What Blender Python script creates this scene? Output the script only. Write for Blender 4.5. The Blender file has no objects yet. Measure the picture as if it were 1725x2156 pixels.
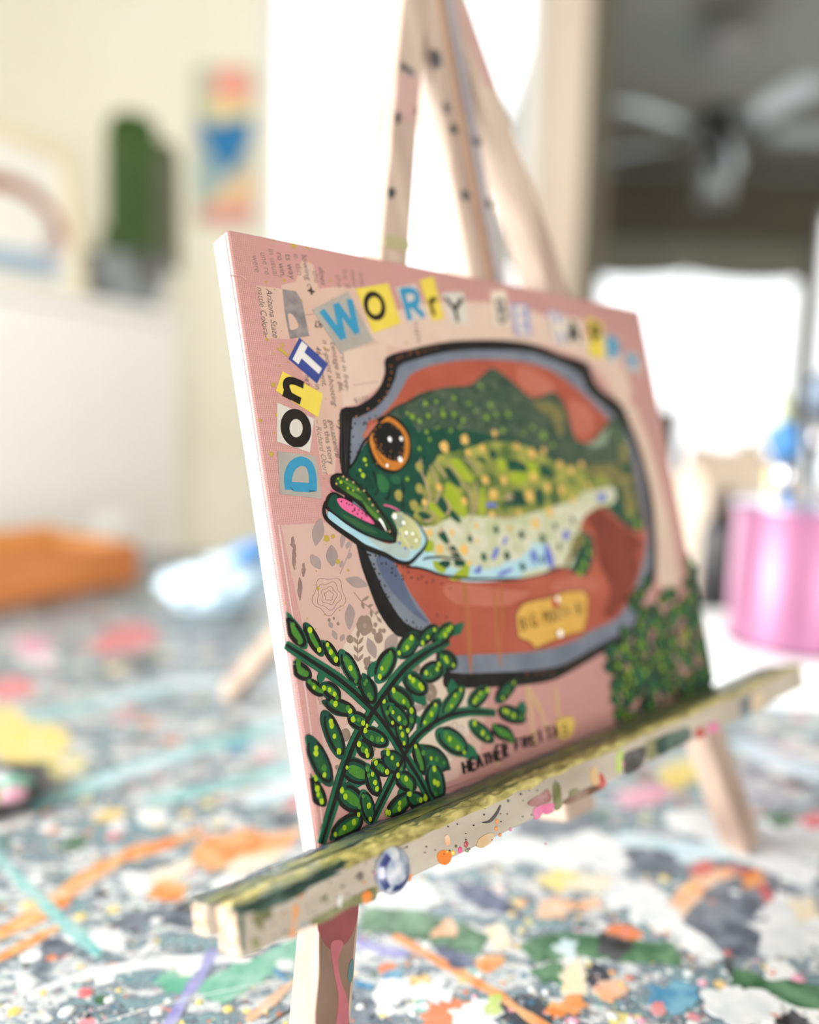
import bpy, bmesh, math, random
from mathutils import Vector, Matrix, noise
from mathutils.geometry import tessellate_polygon
random.seed(7)
SC = bpy.context.scene
COL = SC.collection
# ------------------------------------------------------------------ camera
F_PX, CX, CY = 1750.0, 862.5, 1078.0
PITCH, ROLL = 0.1185, 0.031
TABLE_Z = 0.74
CAM = Vector((0, 0, TABLE_Z + 0.233))
_f = Vector((0, math.cos(PITCH), -math.sin(PITCH))); _r = Vector((1, 0, 0)); _u = _r.cross(_f)
C_R = math.cos(ROLL) * _r + math.sin(ROLL) * _u
C_U = -math.sin(ROLL) * _r + math.cos(ROLL) * _u
C_F = _f
cam = bpy.data.cameras.new('camera'); cam_ob = bpy.data.objects.new('camera', cam); COL.objects.link(cam_ob)
m = Matrix((C_R, C_U, -C_F)).transposed().to_4x4(); m.translation = CAM
cam_ob.matrix_world = m
cam.sensor_fit = 'HORIZONTAL'; cam.sensor_width = 36.0; cam.lens = F_PX / 1725.0 * 36.0
cam.clip_start = 0.01; cam.clip_end = 100
cam.dof.use_dof = True; cam.dof.focus_distance = 0.277; cam.dof.aperture_fstop = cam.lens / 12.3
SC.camera = cam_ob
# ------------------------------------------------------------------ world, exposure
SC.view_settings.view_transform = 'Standard'; SC.view_settings.look = 'None'
SC.view_settings.gamma = 1; SC.view_settings.use_curve_mapping = False
SC.view_settings.exposure = 0.48
W = bpy.data.worlds.new('sky'); SC.world = W; W.use_nodes = True
W.node_tree.nodes['Background'].inputs[0].default_value = (0.95, 0.98, 1, 1)
W.node_tree.nodes['Background'].inputs[1].default_value = 1.8
def area(name, loc, direction, sx, sy, radiance, color=(1, 1, 1)):
    L = bpy.data.lights.new(name, 'AREA'); L.shape = 'RECTANGLE'; L.size = sx; L.size_y = sy
    L.energy = radiance * sx * sy * math.pi; L.color = color
    o = bpy.data.objects.new(name, L); COL.objects.link(o); o.location = loc
    o.rotation_euler = Vector(direction).to_track_quat('-Z', 'Y').to_euler()
    return o
# daylight just outside the windows of the room, plus fill at an added, unseen rear door
area('daylight_window_left', (-1.9, 0.05, 1.62), (1, 0, 0), 1.7, 1.55, 20, (1, 0.985, 0.96))
area('daylight_glass_door', (-0.06, 2.95, 1.30), (0, -1, 0), 0.95, 2.45, 2.6, (1, 0.99, 0.97))
area('added_fill_rear', (0.75, -2.45, 1.2), (0, 1, 0), 1.4, 2.35, 11, (1, 0.98, 0.96))  # added fill from behind the camera, for the canvas front and background
area('daylight_window_far', (1.95, 6.28, 1.35), (0, -1, 0), 1.7, 1.6, 4.5, (0.96, 0.99, 1))

# ------------------------------------------------------------------ pixel helpers (a pixel is only a direction)
def ray(x, y): return C_R * ((x - CX) / F_PX) + C_U * ((CY - y) / F_PX) + C_F
YAW, LEAN = 0.8211, 0.2866
D_ = Vector((math.sin(YAW), math.cos(YAW), 0)); B_ = Vector((-math.cos(YAW), math.sin(YAW), 0))
U_ = math.cos(LEAN) * Vector((0, 0, 1)) + math.sin(LEAN) * B_
N_ = D_.cross(U_)
BL = CAM + Vector((-0.02493, 0.24536, -0.13546))           # lower left front corner of the canvas
def on_canvas(x, y, h=0.0):
    q = ray(x, y); P0 = BL + N_ * h
    P = CAM + q * ((P0 - CAM).dot(N_) / q.dot(N_))
    return Vector(((P - BL).dot(D_), (P - BL).dot(U_)))
def on_z(x, y, z=TABLE_Z):
    q = ray(x, y); t = (z - CAM.z) / q.z
    return CAM + q * t
def at_depth(x, y, dep):
    q = ray(x, y); return CAM + q * (dep / q.y)
FRAME = Matrix((D_, U_, N_)).transposed().to_4x4()         # easel frame: x along the ledge, y up the slope, z to the viewer
def frame_at(u, v, n):
    M = FRAME.copy(); M.translation = BL + D_ * u + U_ * v + N_ * n; return M

# ------------------------------------------------------------------ materials
GAIN = 1.0
def lin(c):
    return tuple(GAIN * ((x / 255 / 12.92) if x / 255 <= 0.04045 else ((x / 255 + 0.055) / 1.055) ** 2.4) for x in c[:3]) + (1,)
MATS = {}
def mat(name, col, rough=0.55, col2=None, scale=60.0, bump=0.0, bscale=None, metal=0.0, coat=0.0, sharp=0.0, stretch=None, spec=0.5, detail=4):
    if name in MATS: return MATS[name]
    M = bpy.data.materials.new(name); M.use_nodes = True; nt = M.node_tree; N = nt.nodes; L = nt.links
    b = N['Principled BSDF']; b.inputs['Roughness'].default_value = rough; b.inputs['Metallic'].default_value = metal
    b.inputs['Base Color'].default_value = lin(col); b.inputs['Coat Weight'].default_value = coat
    b.inputs['Specular IOR Level'].default_value = spec
    if col2 is not None or bump:
        tc = N.new('ShaderNodeTexCoord'); mp = N.new('ShaderNodeMapping'); L.new(tc.outputs['Object'], mp.inputs[0])
        if stretch: mp.inputs['Scale'].default_value = stretch
    if col2 is not None:
        nz = N.new('ShaderNodeTexNoise'); nz.inputs['Scale'].default_value = scale; nz.inputs['Detail'].default_value = detail
        L.new(mp.outputs[0], nz.inputs['Vector'])
        rp = N.new('ShaderNodeValToRGB'); w = 0.22 * (1 - sharp) + 0.01
        rp.color_ramp.elements[0].position = 0.5 - w; rp.color_ramp.elements[1].position = 0.5 + w
        rp.color_ramp.elements[0].color = lin(col); rp.color_ramp.elements[1].color = lin(col2)
        L.new(nz.outputs[0], rp.inputs[0]); L.new(rp.outputs[0], b.inputs['Base Color'])
    if bump:
        nb = N.new('ShaderNodeTexNoise'); nb.inputs['Scale'].default_value = bscale or scale * 4; nb.inputs['Detail'].default_value = 5
        L.new(mp.outputs[0], nb.inputs['Vector'])
        bp = N.new('ShaderNodeBump'); bp.inputs['Strength'].default_value = bump; bp.inputs['Distance'].default_value = 0.0006
        L.new(nb.outputs[0], bp.inputs['Height']); L.new(bp.outputs[0], b.inputs['Normal'])
    MATS[name] = M; return M
def ramp_mat(name, cols, scale, rough=0.5, stretch=None, bump=0.0, detail=6, coat=0.0):
    M = bpy.data.materials.new(name); M.use_nodes = True; nt = M.node_tree; N = nt.nodes; L = nt.links
    b = N['Principled BSDF']; b.inputs['Roughness'].default_value = rough; b.inputs['Coat Weight'].default_value = coat
    tc = N.new('ShaderNodeTexCoord'); mp = N.new('ShaderNodeMapping'); L.new(tc.outputs['Object'], mp.inputs[0])
    if stretch: mp.inputs['Scale'].default_value = stretch
    nz = N.new('ShaderNodeTexNoise'); nz.inputs['Scale'].default_value = scale; nz.inputs['Detail'].default_value = detail; nz.inputs['Distortion'].default_value = 0.6
    L.new(mp.outputs[0], nz.inputs['Vector'])
    rp = N.new('ShaderNodeValToRGB'); els = rp.color_ramp.elements
    k = len(cols)
    for i, c in enumerate(cols):
        pos = 0.28 + 0.44 * i / (k - 1)
        e = els[0] if i == 0 else (els[1] if i == k - 1 else els.new(pos))
        e.position = pos
    for e, c in zip(sorted(els, key=lambda e: e.position), cols): e.color = lin(c)
    L.new(nz.outputs[0], rp.inputs[0]); L.new(rp.outputs[0], b.inputs['Base Color'])
    if bump:
        bp = N.new('ShaderNodeBump'); bp.inputs['Strength'].default_value = bump; bp.inputs['Distance'].default_value = 0.001
        L.new(nz.outputs[0], bp.inputs['Height']); L.new(bp.outputs[0], b.inputs['Normal'])
    MATS[name] = M; return M
def glass_mat():
    M = bpy.data.materials.new('window_glass'); M.use_nodes = True; nt = M.node_tree; N = nt.nodes; L = nt.links
    N.remove(N['Principled BSDF'])
    t = N.new('ShaderNodeBsdfTransparent'); g = N.new('ShaderNodeBsdfGlossy'); g.inputs['Roughness'].default_value = 0.02
    fr = N.new('ShaderNodeFresnel'); fr.inputs[0].default_value = 1.45; mx = N.new('ShaderNodeMixShader')
    L.new(fr.outputs[0], mx.inputs[0]); L.new(t.outputs[0], mx.inputs[1]); L.new(g.outputs[0], mx.inputs[2])
    L.new(mx.outputs[0], N['Material Output'].inputs[0]); return M
GLASS = glass_mat()

# ------------------------------------------------------------------ object helpers
def tag(o, label=None, cat=None, group=None, kind=None):
    if label: o['label'] = label
    if cat: o['category'] = cat
    if group: o['group'] = group
    if kind: o['kind'] = kind
    return o
def empty(name, M=None, loc=None):
    o = bpy.data.objects.new(name, None); COL.objects.link(o); o.empty_display_size = 0.02
    if M is not None: o.matrix_world = M
    if loc is not None: o.location = loc
    return o
def obj(name, verts, faces, material, parent=None, smooth=False):
    me = bpy.data.meshes.new(name); me.from_pydata([tuple(v) for v in verts], [], faces); me.update()
    if smooth:
        for p in me.polygons: p.use_smooth = True
    if material: me.materials.append(material)
    o = bpy.data.objects.new(name, me); COL.objects.link(o)
    if parent: o.parent = parent
    return o
def bm_obj(name, bm, material, parent=None, smooth=False):
    me = bpy.data.meshes.new(name); bm.to_mesh(me); bm.free()
    if smooth:
        for p in me.polygons: p.use_smooth = True
    me.materials.append(material)
    o = bpy.data.objects.new(name, me); COL.objects.link(o)
    if parent: o.parent = parent
    return o
def box_bm(lo, hi, bevel=0.0, seg=2, bm=None, M=None):
    own = bmesh.new()
    g = bmesh.ops.create_cube(own, size=1)
    c = [(a + b) / 2 for a, b in zip(lo, hi)]; s = [b - a for a, b in zip(lo, hi)]
    for v in own.verts: v.co = Vector((c[i] + v.co[i] * s[i] for i in range(3)))
    if bevel: bmesh.ops.bevel(own, geom=own.edges[:], offset=bevel, segments=seg, affect='EDGES', profile=0.5)
    if M is not None: own.transform(M)
    return own
def box(name, lo, hi, material, parent=None, bevel=0.0, seg=2, M=None, smooth=False):
    return bm_obj(name, box_bm(lo, hi, bevel, seg, M=M), material, parent, smooth)
def bar(name, a, b, w, dpt, material, parent=None, bevel=0.001, up=Vector((0, 0, 1)), offs=0.0):
    """square bar from a to b (local coordinates): w across, dpt along `up`."""
    a, b = Vector(a), Vector(b); ax = (b - a); Lg = ax.length; ax.normalize()
    zz = (up - ax * up.dot(ax)).normalized(); yy = zz.cross(ax)
    bm = box_bm((0, -w / 2, -dpt / 2), (Lg, w / 2, dpt / 2), bevel)
    M = Matrix((ax, yy, zz)).transposed().to_4x4(); M.translation = a + zz * offs
    bm.transform(M); return bm_obj(name, bm, material, parent)
def lathe(name, prof, material, parent=None, seg=32, loc=(0, 0, 0), smooth=True, M=None, cap=True):
    vs, fs = [], []
    for (r, z) in prof:
        for k in range(seg):
            a = 2 * math.pi * k / seg; vs.append(Vector((r * math.cos(a), r * math.sin(a), z)))
    for i in range(len(prof) - 1):
        for k in range(seg):
            k2 = (k + 1) % seg; fs.append((i * seg + k, i * seg + k2, (i + 1) * seg + k2, (i + 1) * seg + k))
    if cap:
        fs.append(tuple(reversed(range(seg)))); n = (len(prof) - 1) * seg; fs.append(tuple(n + k for k in range(seg)))
    if M is not None: vs = [M @ v for v in vs]
    vs = [v + Vector(loc) for v in vs]
    return obj(name, vs, fs, material, parent, smooth)
def spline(pts, closed=True, sub=5):
    n = len(pts); out = []
    rng = range(n) if closed else range(n - 1)
    for i in rng:
        if closed: p0, p1, p2, p3 = pts[i - 1], pts[i], pts[(i + 1) % n], pts[(i + 2) % n]
        else: p0, p1, p2, p3 = pts[max(i - 1, 0)], pts[i], pts[i + 1], pts[min(i + 2, n - 1)]
        for s in range(sub):
            t = s / sub
            out.append(0.5 * ((2 * p1) + (p2 - p0) * t + (2 * p0 - 5 * p1 + 4 * p2 - p3) * t * t + (3 * p1 - p0 - 3 * p2 + p3) * t ** 3))
    if not closed: out.append(pts[-1])
    return out
def area2(p): return sum(p[i].x * p[(i + 1) % len(p)].y - p[(i + 1) % len(p)].x * p[i].y for i in range(len(p))) / 2
def slab(pts, h0, h1):
    """a flat piece with thickness over a 2-D outline"""
    if area2(pts) < 0: pts = pts[::-1]
    n = len(pts)
    vs = [Vector((p.x, p.y, h1)) for p in pts] + [Vector((p.x, p.y, h0)) for p in pts]
    tri = tessellate_polygon([[Vector((p.x, p.y, 0)) for p in pts]])
    fs = []
    for t in tri:
        a, b, c = (pts[i] for i in t)
        fs.append(tuple(t) if (b - a).cross(c - a) > 0 else tuple(reversed(t)))
    for i in range(n):
        j = (i + 1) % n; fs.append((i, i + n, j + n, j))
    return vs, fs
def ribbon(pts, w, h0, h1, closed=False, taper=0.0):
    """a brush line: widths w (number or list)"""
    n = len(pts); ws = w if isinstance(w, (list, tuple)) else [w] * n
    if len(ws) != n:
        k = len(ws); ws = [ws[min(int(i * (k - 1) / (n - 1)), k - 2)] * (1 - (i * (k - 1) / (n - 1) - min(int(i * (k - 1) / (n - 1)), k - 2))) + ws[min(int(i * (k - 1) / (n - 1)), k - 2) + 1] * (i * (k - 1) / (n - 1) - min(int(i * (k - 1) / (n - 1)), k - 2)) for i in range(n)]
    Ls, Rs = [], []
    for i, p in enumerate(pts):
        a = pts[i - 1] if (i > 0 or closed) else p; b = pts[(i + 1) % n] if (i < n - 1 or closed) else p
        t1 = (p - a); t2 = (b - p)
        t = (t1.normalized() if t1.length > 1e-9 else t2.normalized()) + (t2.normalized() if t2.length > 1e-9 else t1.normalized())
        if t.length < 1e-6: t = t1 if t1.length > 0 else Vector((1, 0))
        t.normalize(); nn = Vector((-t.y, t.x))
        k = 1.0
        if t1.length > 1e-9: k = 1 / max(0.55, abs(t.dot(t1.normalized())))
        ww = ws[i] / 2 * k
        if taper and not closed:
            e = min(i, n - 1 - i) / max(1, n - 1) * 2; ww *= (1 - taper) + taper * min(1, e * 2.2) ** 0.6
        Ls.append(p + nn * ww); Rs.append(p - nn * ww)
    vs = [Vector((q.x, q.y, h1)) for q in Ls + Rs] + [Vector((q.x, q.y, h0)) for q in Ls + Rs]
    fs = []; rng = range(n) if closed else range(n - 1); o = 2 * n
    for i in rng:
        j = (i + 1) % n
        fs += [(i, n + i, n + j, j), (o + i, i, j, o + j), (n + i, o + n + i, o + n + j, n + j)]
    if not closed: fs += [(0, o, o + n, n), (n - 1, 2 * n - 1, o + 2 * n - 1, o + n - 1)]
    return vs, fs
def disc(c, rx, ry, h0, h1, ang=0.0, seg=14, wob=0.0, dome=0.5):
    vs, fs = [], []
    ca, sa = math.cos(ang), math.sin(ang)
    for (k, hh) in ((1.0, h0), (1.0, h0 + (h1 - h0) * 0.6), (dome, h1)):
        for i in range(seg):
            a = 2 * math.pi * i / seg; q = 1 + wob * noise.noise(Vector((c.x * 900 + 2 * math.cos(a), c.y * 900 + 2 * math.sin(a), 3)))
            x, y = rx * k * q * math.cos(a), ry * k * q * math.sin(a)
            vs.append(Vector((c.x + x * ca - y * sa, c.y + x * sa + y * ca, hh)))
    for r in range(2):
        for i in range(seg):
            j = (i + 1) % seg; fs.append((r * seg + i, r * seg + j, (r + 1) * seg + j, (r + 1) * seg + i))
    fs.append(tuple(2 * seg + i for i in range(seg)))
    return vs, fs
class Acc:
    def __init__(s): s.v, s.f = [], []
    def add(s, vf):
        o = len(s.v); s.v += vf[0]; s.f += [tuple(i + o for i in f) for f in vf[1]]; return s
    def build(s, name, material, parent=None, smooth=False): return obj(name, s.v, s.f, material, parent, smooth)

# ================================================================== THE ROOM
wall_cream = mat('wall_cream', (250, 246, 230), 0.9, (246, 241, 222), 3, bump=0.15, bscale=150)
wall_beige = mat('wall_beige', (222, 206, 188), 0.9)
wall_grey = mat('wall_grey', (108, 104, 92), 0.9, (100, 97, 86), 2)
ceil_grey = mat('ceiling_grey', (164, 168, 162), 0.95, (156, 161, 156), 2)
trim_white = mat('trim_white', (240, 240, 236), 0.5)
floor_m = ramp_mat('floor_wood', [(120, 92, 66), (146, 114, 84), (160, 128, 96)], 5, 0.5, (1, 9, 1))
def structure(name, lo, hi, m_, bevel=0.0):
    return tag(box(name, lo, hi, m_, None, bevel), kind='structure')
X0, X1, Y0, Y1, Y2, ZC = -1.75, 3.7, -2.3, 2.75, 6.1, 2.7
LSH = [Vector(p) for p in ((X0 - .1, Y0 - .1), (X1 + .1, Y0 - .1), (X1 + .1, Y2 + .12), (0.5, Y2 + .12), (0.5, Y1 + .12), (X0 - .1, Y1 + .12))]
tag(obj('floor', *slab(LSH, -0.08, 0), floor_m), kind='structure')
tag(obj('ceiling', *slab(LSH, ZC, ZC + 0.08), ceil_grey), kind='structure')
def wall_with_hole(name, axis, pos, thick, a0, a1, h0, h1, z0, z1, material):
    """wall in the plane axis=pos from a0..a1 with one window hole h0..h1 x z0..z1"""
    bm = bmesh.new()
    def blk(aa, ab, za, zb):
        if ab - aa < 1e-4 or zb - za < 1e-4: return
        lo = (pos, aa, za) if axis == 'x' else (aa, pos, za); hi = (pos + thick, ab, zb) if axis == 'x' else (ab, pos + thick, zb)
        t = box_bm(lo, hi); me = bpy.data.meshes.new('t'); t.to_mesh(me); t.free(); bm.from_mesh(me); bpy.data.meshes.remove(me)
    blk(a0, h0, 0, ZC); blk(h1, a1, 0, ZC); blk(h0, h1, 0, z0); blk(h0, h1, z1, ZC)
    return tag(bm_obj(name, bm, material), kind='structure')
def window(name, axis, pos, h0, h1, z0, z1, mull=1, bars=0, fw=0.045):
    e = empty(name, loc=((pos, (h0 + h1) / 2, z0) if axis == 'x' else ((h0 + h1) / 2, pos, z0))); tag(e, kind='structure')
    c = (h0 + h1) / 2; hw = (h1 - h0) / 2; H = z1 - z0
    def b(n, a0, a1, zz0, zz1, t, m_):
        lo = (-t, a0, zz0) if axis == 'x' else (a0, -t, zz0); hi = (t, a1, zz1) if axis == 'x' else (a1, t, zz1)
        return box(n, lo, hi, m_, e, 0.004 if t > 0.005 else 0)
    b('frame_stile', -hw, -hw + fw, 0, H, 0.03, trim_white); b('frame_stile', hw - fw, hw, 0, H, 0.03, trim_white)
    b('frame_rail', -hw + fw, hw - fw, 0, fw, 0.03, trim_white); b('frame_rail', -hw + fw, hw - fw, H - fw, H, 0.03, trim_white)
    cells = mull + 1; w = (2 * hw - 2 * fw) / cells
    for i in range(1, cells): b('mullion', -hw + fw + i * w - 0.015, -hw + fw + i * w + 0.015, fw, H - fw, 0.022, trim_white)
    for i in range(cells): b('pane', -hw + fw + i * w + (0.015 if i else 0), -hw + fw + (i + 1) * w - (0.015 if i < mull else 0), fw, H - fw, 0.003, GLASS)
    return e
wall_with_hole('wall_left', 'x', X0 - 0.1, 0.1, Y0, Y1 + .1, -0.8, 0.9, 0.85, 2.38, wall_cream)
window('window_1', 'x', X0 - 0.05, -0.8, 0.9, 0.85, 2.38)
wall_with_hole('wall_back', 'y', Y1, 0.12, X0, 0.50, -0.505, 0.375, 0.12, 2.5, wall_cream)
window('window_2', 'y', Y1 + 0.06, -0.505, 0.375, 0.12, 2.5, mull=0)
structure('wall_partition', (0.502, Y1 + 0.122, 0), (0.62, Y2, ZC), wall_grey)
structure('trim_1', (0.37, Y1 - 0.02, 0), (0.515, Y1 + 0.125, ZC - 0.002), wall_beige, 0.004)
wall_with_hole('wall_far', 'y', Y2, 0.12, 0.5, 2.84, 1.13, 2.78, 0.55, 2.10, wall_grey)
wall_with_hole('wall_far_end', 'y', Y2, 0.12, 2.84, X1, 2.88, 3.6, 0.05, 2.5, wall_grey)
window('window_5', 'y', Y2 + 0.06, 2.88, 3.6, 0.05, 2.5, mull=0)
window('window_3', 'y', Y2 + 0.06, 1.13, 2.78, 0.55, 2.10, mull=1)
wall_with_hole('wall_rear', 'y', Y0 - 0.1, 0.1, X0, X1, 0.05, 1.45, 0.05, 2.36, wall_cream)
window('added_rear_door', 'y', Y0 - 0.05, 0.05, 1.45, 0.05, 2.36, mull=0)  # unseen door added for the rear fill, full height to streak the tin
structure('wall_right', (X1, Y0, 0), (X1 + 0.1, Y2, ZC), wall_cream)
structure('baseboard_back', (X0, Y1 - 0.015, 0), (-0.53, Y1, 0.09), trim_white, 0.003)
# scalloped grey valance over the far window
val = []
for i in range(41):
    t = i / 40; val.append(Vector((1.02 + 1.80 * t, -0.10 + 0.055 * abs(math.sin(t * math.pi * 2)) ** 0.6 * -1 + 0.055)))
valpts = val + [Vector((2.82, 0.18)), Vector((1.02, 0.18))]
vs, fs = slab(valpts, -0.02, 0.02)
vs = [Vector((v.x, v.z, v.y)) for v in vs]
fabric_grey = mat('valance_cloth', (150, 152, 142), 0.9, (138, 140, 130), 20)
o = obj('window_valance', [v - Vector((1.9, 0, 0)) for v in vs], [tuple(reversed(f)) for f in fs], fabric_grey); o.location = (1.9, Y2 - 0.035, 2.06)
tag(o, 'grey scalloped cloth valance over the far window', 'valance')

# ================================================================== THE WORK TABLE
GAIN = 0.62      # reflectance of the stained wood and layered paint, darker than fresh white
def table_material():
    M = bpy.data.materials.new('paint_splattered_top'); M.use_nodes = True; nt = M.node_tree; N = nt.nodes; L = nt.links
    b = N['Principled BSDF']; b.inputs['Roughness'].default_value = 0.38; b.inputs['Specular IOR Level'].default_value = 0.45
    tc = N.new('ShaderNodeTexCoord'); mp = N.new('ShaderNodeMapping'); L.new(tc.outputs['Object'], mp.inputs[0])
    mp.inputs['Rotation'].default_value = (0, 0, 0.5); mp.inputs['Scale'].default_value = (1, 1.9, 1)
    nz = N.new('ShaderNodeTexNoise'); nz.inputs['Scale'].default_value = 9; nz.inputs['Detail'].default_value = 9; nz.inputs['Roughness'].default_value = 0.72; nz.inputs['Distortion'].default_value = 0.25
    L.new(mp.outputs[0], nz.inputs['Vector'])
    rp = N.new('ShaderNodeValToRGB'); els = rp.color_ramp.elements
    stops = [(0.27, (40, 48, 62)), (0.36, (86, 98, 114)), (0.42, (138, 152, 162)), (0.46, (228, 232, 232)), (0.49, (110, 120, 134)), (0.53, (132, 166, 172)), (0.56, (82, 92, 108)), (0.60, (236, 238, 238)), (0.64, (112, 124, 140)), (0.70, (164, 186, 192)), (0.78, (62, 74, 92))]
    els[0].position = stops[0][0]; els[1].position = stops[-1][0]
    for s in stops[1:-1]: els.new(s[0])
    for e, s in zip(sorted(els, key=lambda e: e.position), stops): e.color = lin(s[1])
    L.new(nz.outputs[0], rp.inputs[0]); cur = rp.outputs[0]
    wob = N.new('ShaderNodeTexNoise'); wob.inputs['Scale'].default_value = 40; wob.inputs['Detail'].default_value = 3
    L.new(tc.outputs['Object'], wob.inputs['Vector'])
    pal = [(255, 255, 255), (242, 206, 130), (46, 120, 150), (250, 250, 248), (232, 128, 70), (150, 205, 195), (250, 250, 250), (40, 48, 62), (226, 150, 160), (245, 245, 240), (60, 105, 75), (240, 225, 140)]
    for sc, thr, amt in ((14, 0.34, 0.9), (34, 0.38, 0.95), (85, 0.36, 1.0), (190, 0.34, 1.0), (420, 0.34, 1.0)):
        vm = N.new('ShaderNodeVectorMath'); vm.operation = 'MULTIPLY_ADD'; vm.inputs[1].default_value = (0.5 / sc,) * 3
        L.new(wob.outputs['Color'], vm.inputs[0]); L.new(tc.outputs['Object'], vm.inputs[2])
        vo = N.new('ShaderNodeTexVoronoi'); vo.inputs['Scale'].default_value = sc; L.new(vm.outputs[0], vo.inputs['Vector'])
        sep = N.new('ShaderNodeSeparateColor'); L.new(vo.outputs['Color'], sep.inputs[0])
        th = N.new('ShaderNodeMath'); th.operation = 'MULTIPLY'; th.inputs[1].default_value = thr; L.new(sep.outputs[1], th.inputs[0])
        lt = N.new('ShaderNodeMath'); lt.operation = 'LESS_THAN'; L.new(vo.outputs['Distance'], lt.inputs[0]); L.new(th.outputs[0], lt.inputs[1])
        am = N.new('ShaderNodeMath'); am.operation = 'MULTIPLY'; am.inputs[1].default_value = amt; L.new(lt.outputs[0], am.inputs[0])
        cr = N.new('ShaderNodeValToRGB'); cr.color_ramp.interpolation = 'CONSTANT'; e2 = cr.color_ramp.elements
        for i in range(1, len(pal) - 1): e2.new(i / len(pal))
        e2[-1].position = (len(pal) - 1) / len(pal)
        for e, c in zip(sorted(e2, key=lambda e: e.position), pal): e.color = lin(c)
        L.new(sep.outputs[0], cr.inputs[0])
        mx = N.new('ShaderNodeMix'); mx.data_type = 'RGBA'; L.new(am.outputs[0], mx.inputs[0]); L.new(cur, mx.inputs[6]); L.new(cr.outputs[0], mx.inputs[7]); cur = mx.outputs[2]
    L.new(cur, b.inputs['Base Color'])
    bp = N.new('ShaderNodeBump'); bp.inputs['Strength'].default_value = 0.35; bp.inputs['Distance'].default_value = 0.0012
    L.new(nz.outputs[0], bp.inputs['Height']); L.new(bp.outputs[0], b.inputs['Normal'])
    return M
TX0, TX1, TY0, TY1 = -0.66, 0.98, -0.45, 1.32
table = empty('work_table', loc=(0.16, 0.4, 0)); tag(table, 'large work table with a paint-splattered top under the easel', 'table')
T0 = Vector((0.16, 0.4, 0))
box('table_top', Vector((TX0, TY0, TABLE_Z - 0.035)) - T0, Vector((TX1, TY1, TABLE_Z)) - T0, table_material(), table, 0.003)
tl = mat('table_leg_wood', (120, 112, 104), 0.6)
for lx in (TX0 + .08, TX1 - .08):
    for ly in (TY0 + .08, TY1 - .08):
        box('leg', Vector((lx - .035, ly - .035, 0)) - T0, Vector((lx + .035, ly + .035, TABLE_Z - 0.035)) - T0, tl, table, 0.004)
for ly in (TY0 + .08, TY1 - .08): box('apron', Vector((TX0 + .11, ly - .012, TABLE_Z - .12)) - T0, Vector((TX1 - .11, ly + .012, TABLE_Z - 0.035)) - T0, tl, table)
PAINT = {}
def paint(key, c, c2=None, rough=0.35):
    if key not in PAINT:
        c2 = c2 or tuple(min(255, int(x * 1.0 + 28)) for x in c); c2 = tuple(int(x * .68 + y * .32) for x, y in zip(c2, (196, 204, 206)))
        PAINT[key] = mat('dried_paint_' + key, c, rough, c2, 110, bump=0.4, bscale=240, sharp=0.45, detail=8)
    return PAINT[key]
paint('orange', (236, 132, 48), (246, 178, 96)); paint('white', (246, 246, 246), (232, 236, 240)); paint('mint', (96, 176, 146), (130, 200, 172))
paint('lavender', (140, 138, 200), (168, 168, 220)); paint('yellow', (246, 214, 96), (250, 230, 150)); paint('coral', (232, 110, 118), (244, 150, 150))
paint('teal', (110, 190, 190), (160, 216, 212)); paint('green', (34, 92, 52), (64, 124, 70)); paint('slate', (72, 82, 98), (104, 114, 128))
paint('black', (22, 22, 26), (48, 48, 54)); paint('peach', (240, 176, 130), (246, 206, 172)); paint('cream', (246, 226, 190), (250, 240, 216))
paint('blue', (46, 130, 176), (90, 170, 204)); paint('red', (190, 48, 46), (220, 90, 80)); paint('lime', (176, 204, 70), (206, 222, 110)); paint('pink', (238, 150, 180), (246, 186, 206)); paint('ice', (196, 226, 236), (228, 242, 246)); paint('navy', (34, 44, 84), (64, 76, 120))
def t2(x, y): p = on_z(x, y) - T0; return Vector((p.x, p.y))
TZ = TABLE_Z
def ragged(pts, amp, sub=10):
    s = spline(pts, True, sub); c = sum(s, Vector((0, 0))) / len(s); out = []
    for p in s:
        d = p - c; k = noise.noise(Vector((p.x * 160, p.y * 160, 5))) * amp + noise.noise(Vector((p.x * 420, p.y * 420, 9))) * amp * 0.8 + noise.noise(Vector((p.x * 1100, p.y * 1100, 4))) * amp * 0.4
        out.append(p + d.normalized() * k if d.length > 1e-6 else p)
    return out
_lay = [0]
def t_blob(col, px, amp=0.004):
    _lay[0] += 1; h = 0.00015 + 0.000004 * _lay[0]
    s = ragged([t2(*p) for p in px], amp)
    return obj('paint_patch', *slab(s, TZ - 0.0004, TZ + h), PAINT[col], table)
def t_line(col, px, w, taper=0.6):
    _lay[0] += 1; h = 0.00015 + 0.000004 * _lay[0]
    s = spline([t2(*p) for p in px], False, 8)
    ws = [x * (1 + 0.5 * noise.noise(Vector((p.x * 120, p.y * 120, 2)))) for x, p in zip([w] * len(s), s)]
    return obj('paint_stroke', *ribbon(s, ws, TZ - 0.0004, TZ + h, taper=taper), PAINT[col], table)
def t_drops(col, pts, name='paint_drop'):
    _lay[0] += 1; h = 0.0004 + 0.000004 * _lay[0]
    for (x, y, r) in pts: obj(name, *disc(t2(x, y), r / 1000, r / 1000, TZ - 0.0004, TZ + h, wob=0.35, seg=12), PAINT[col], table)
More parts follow.
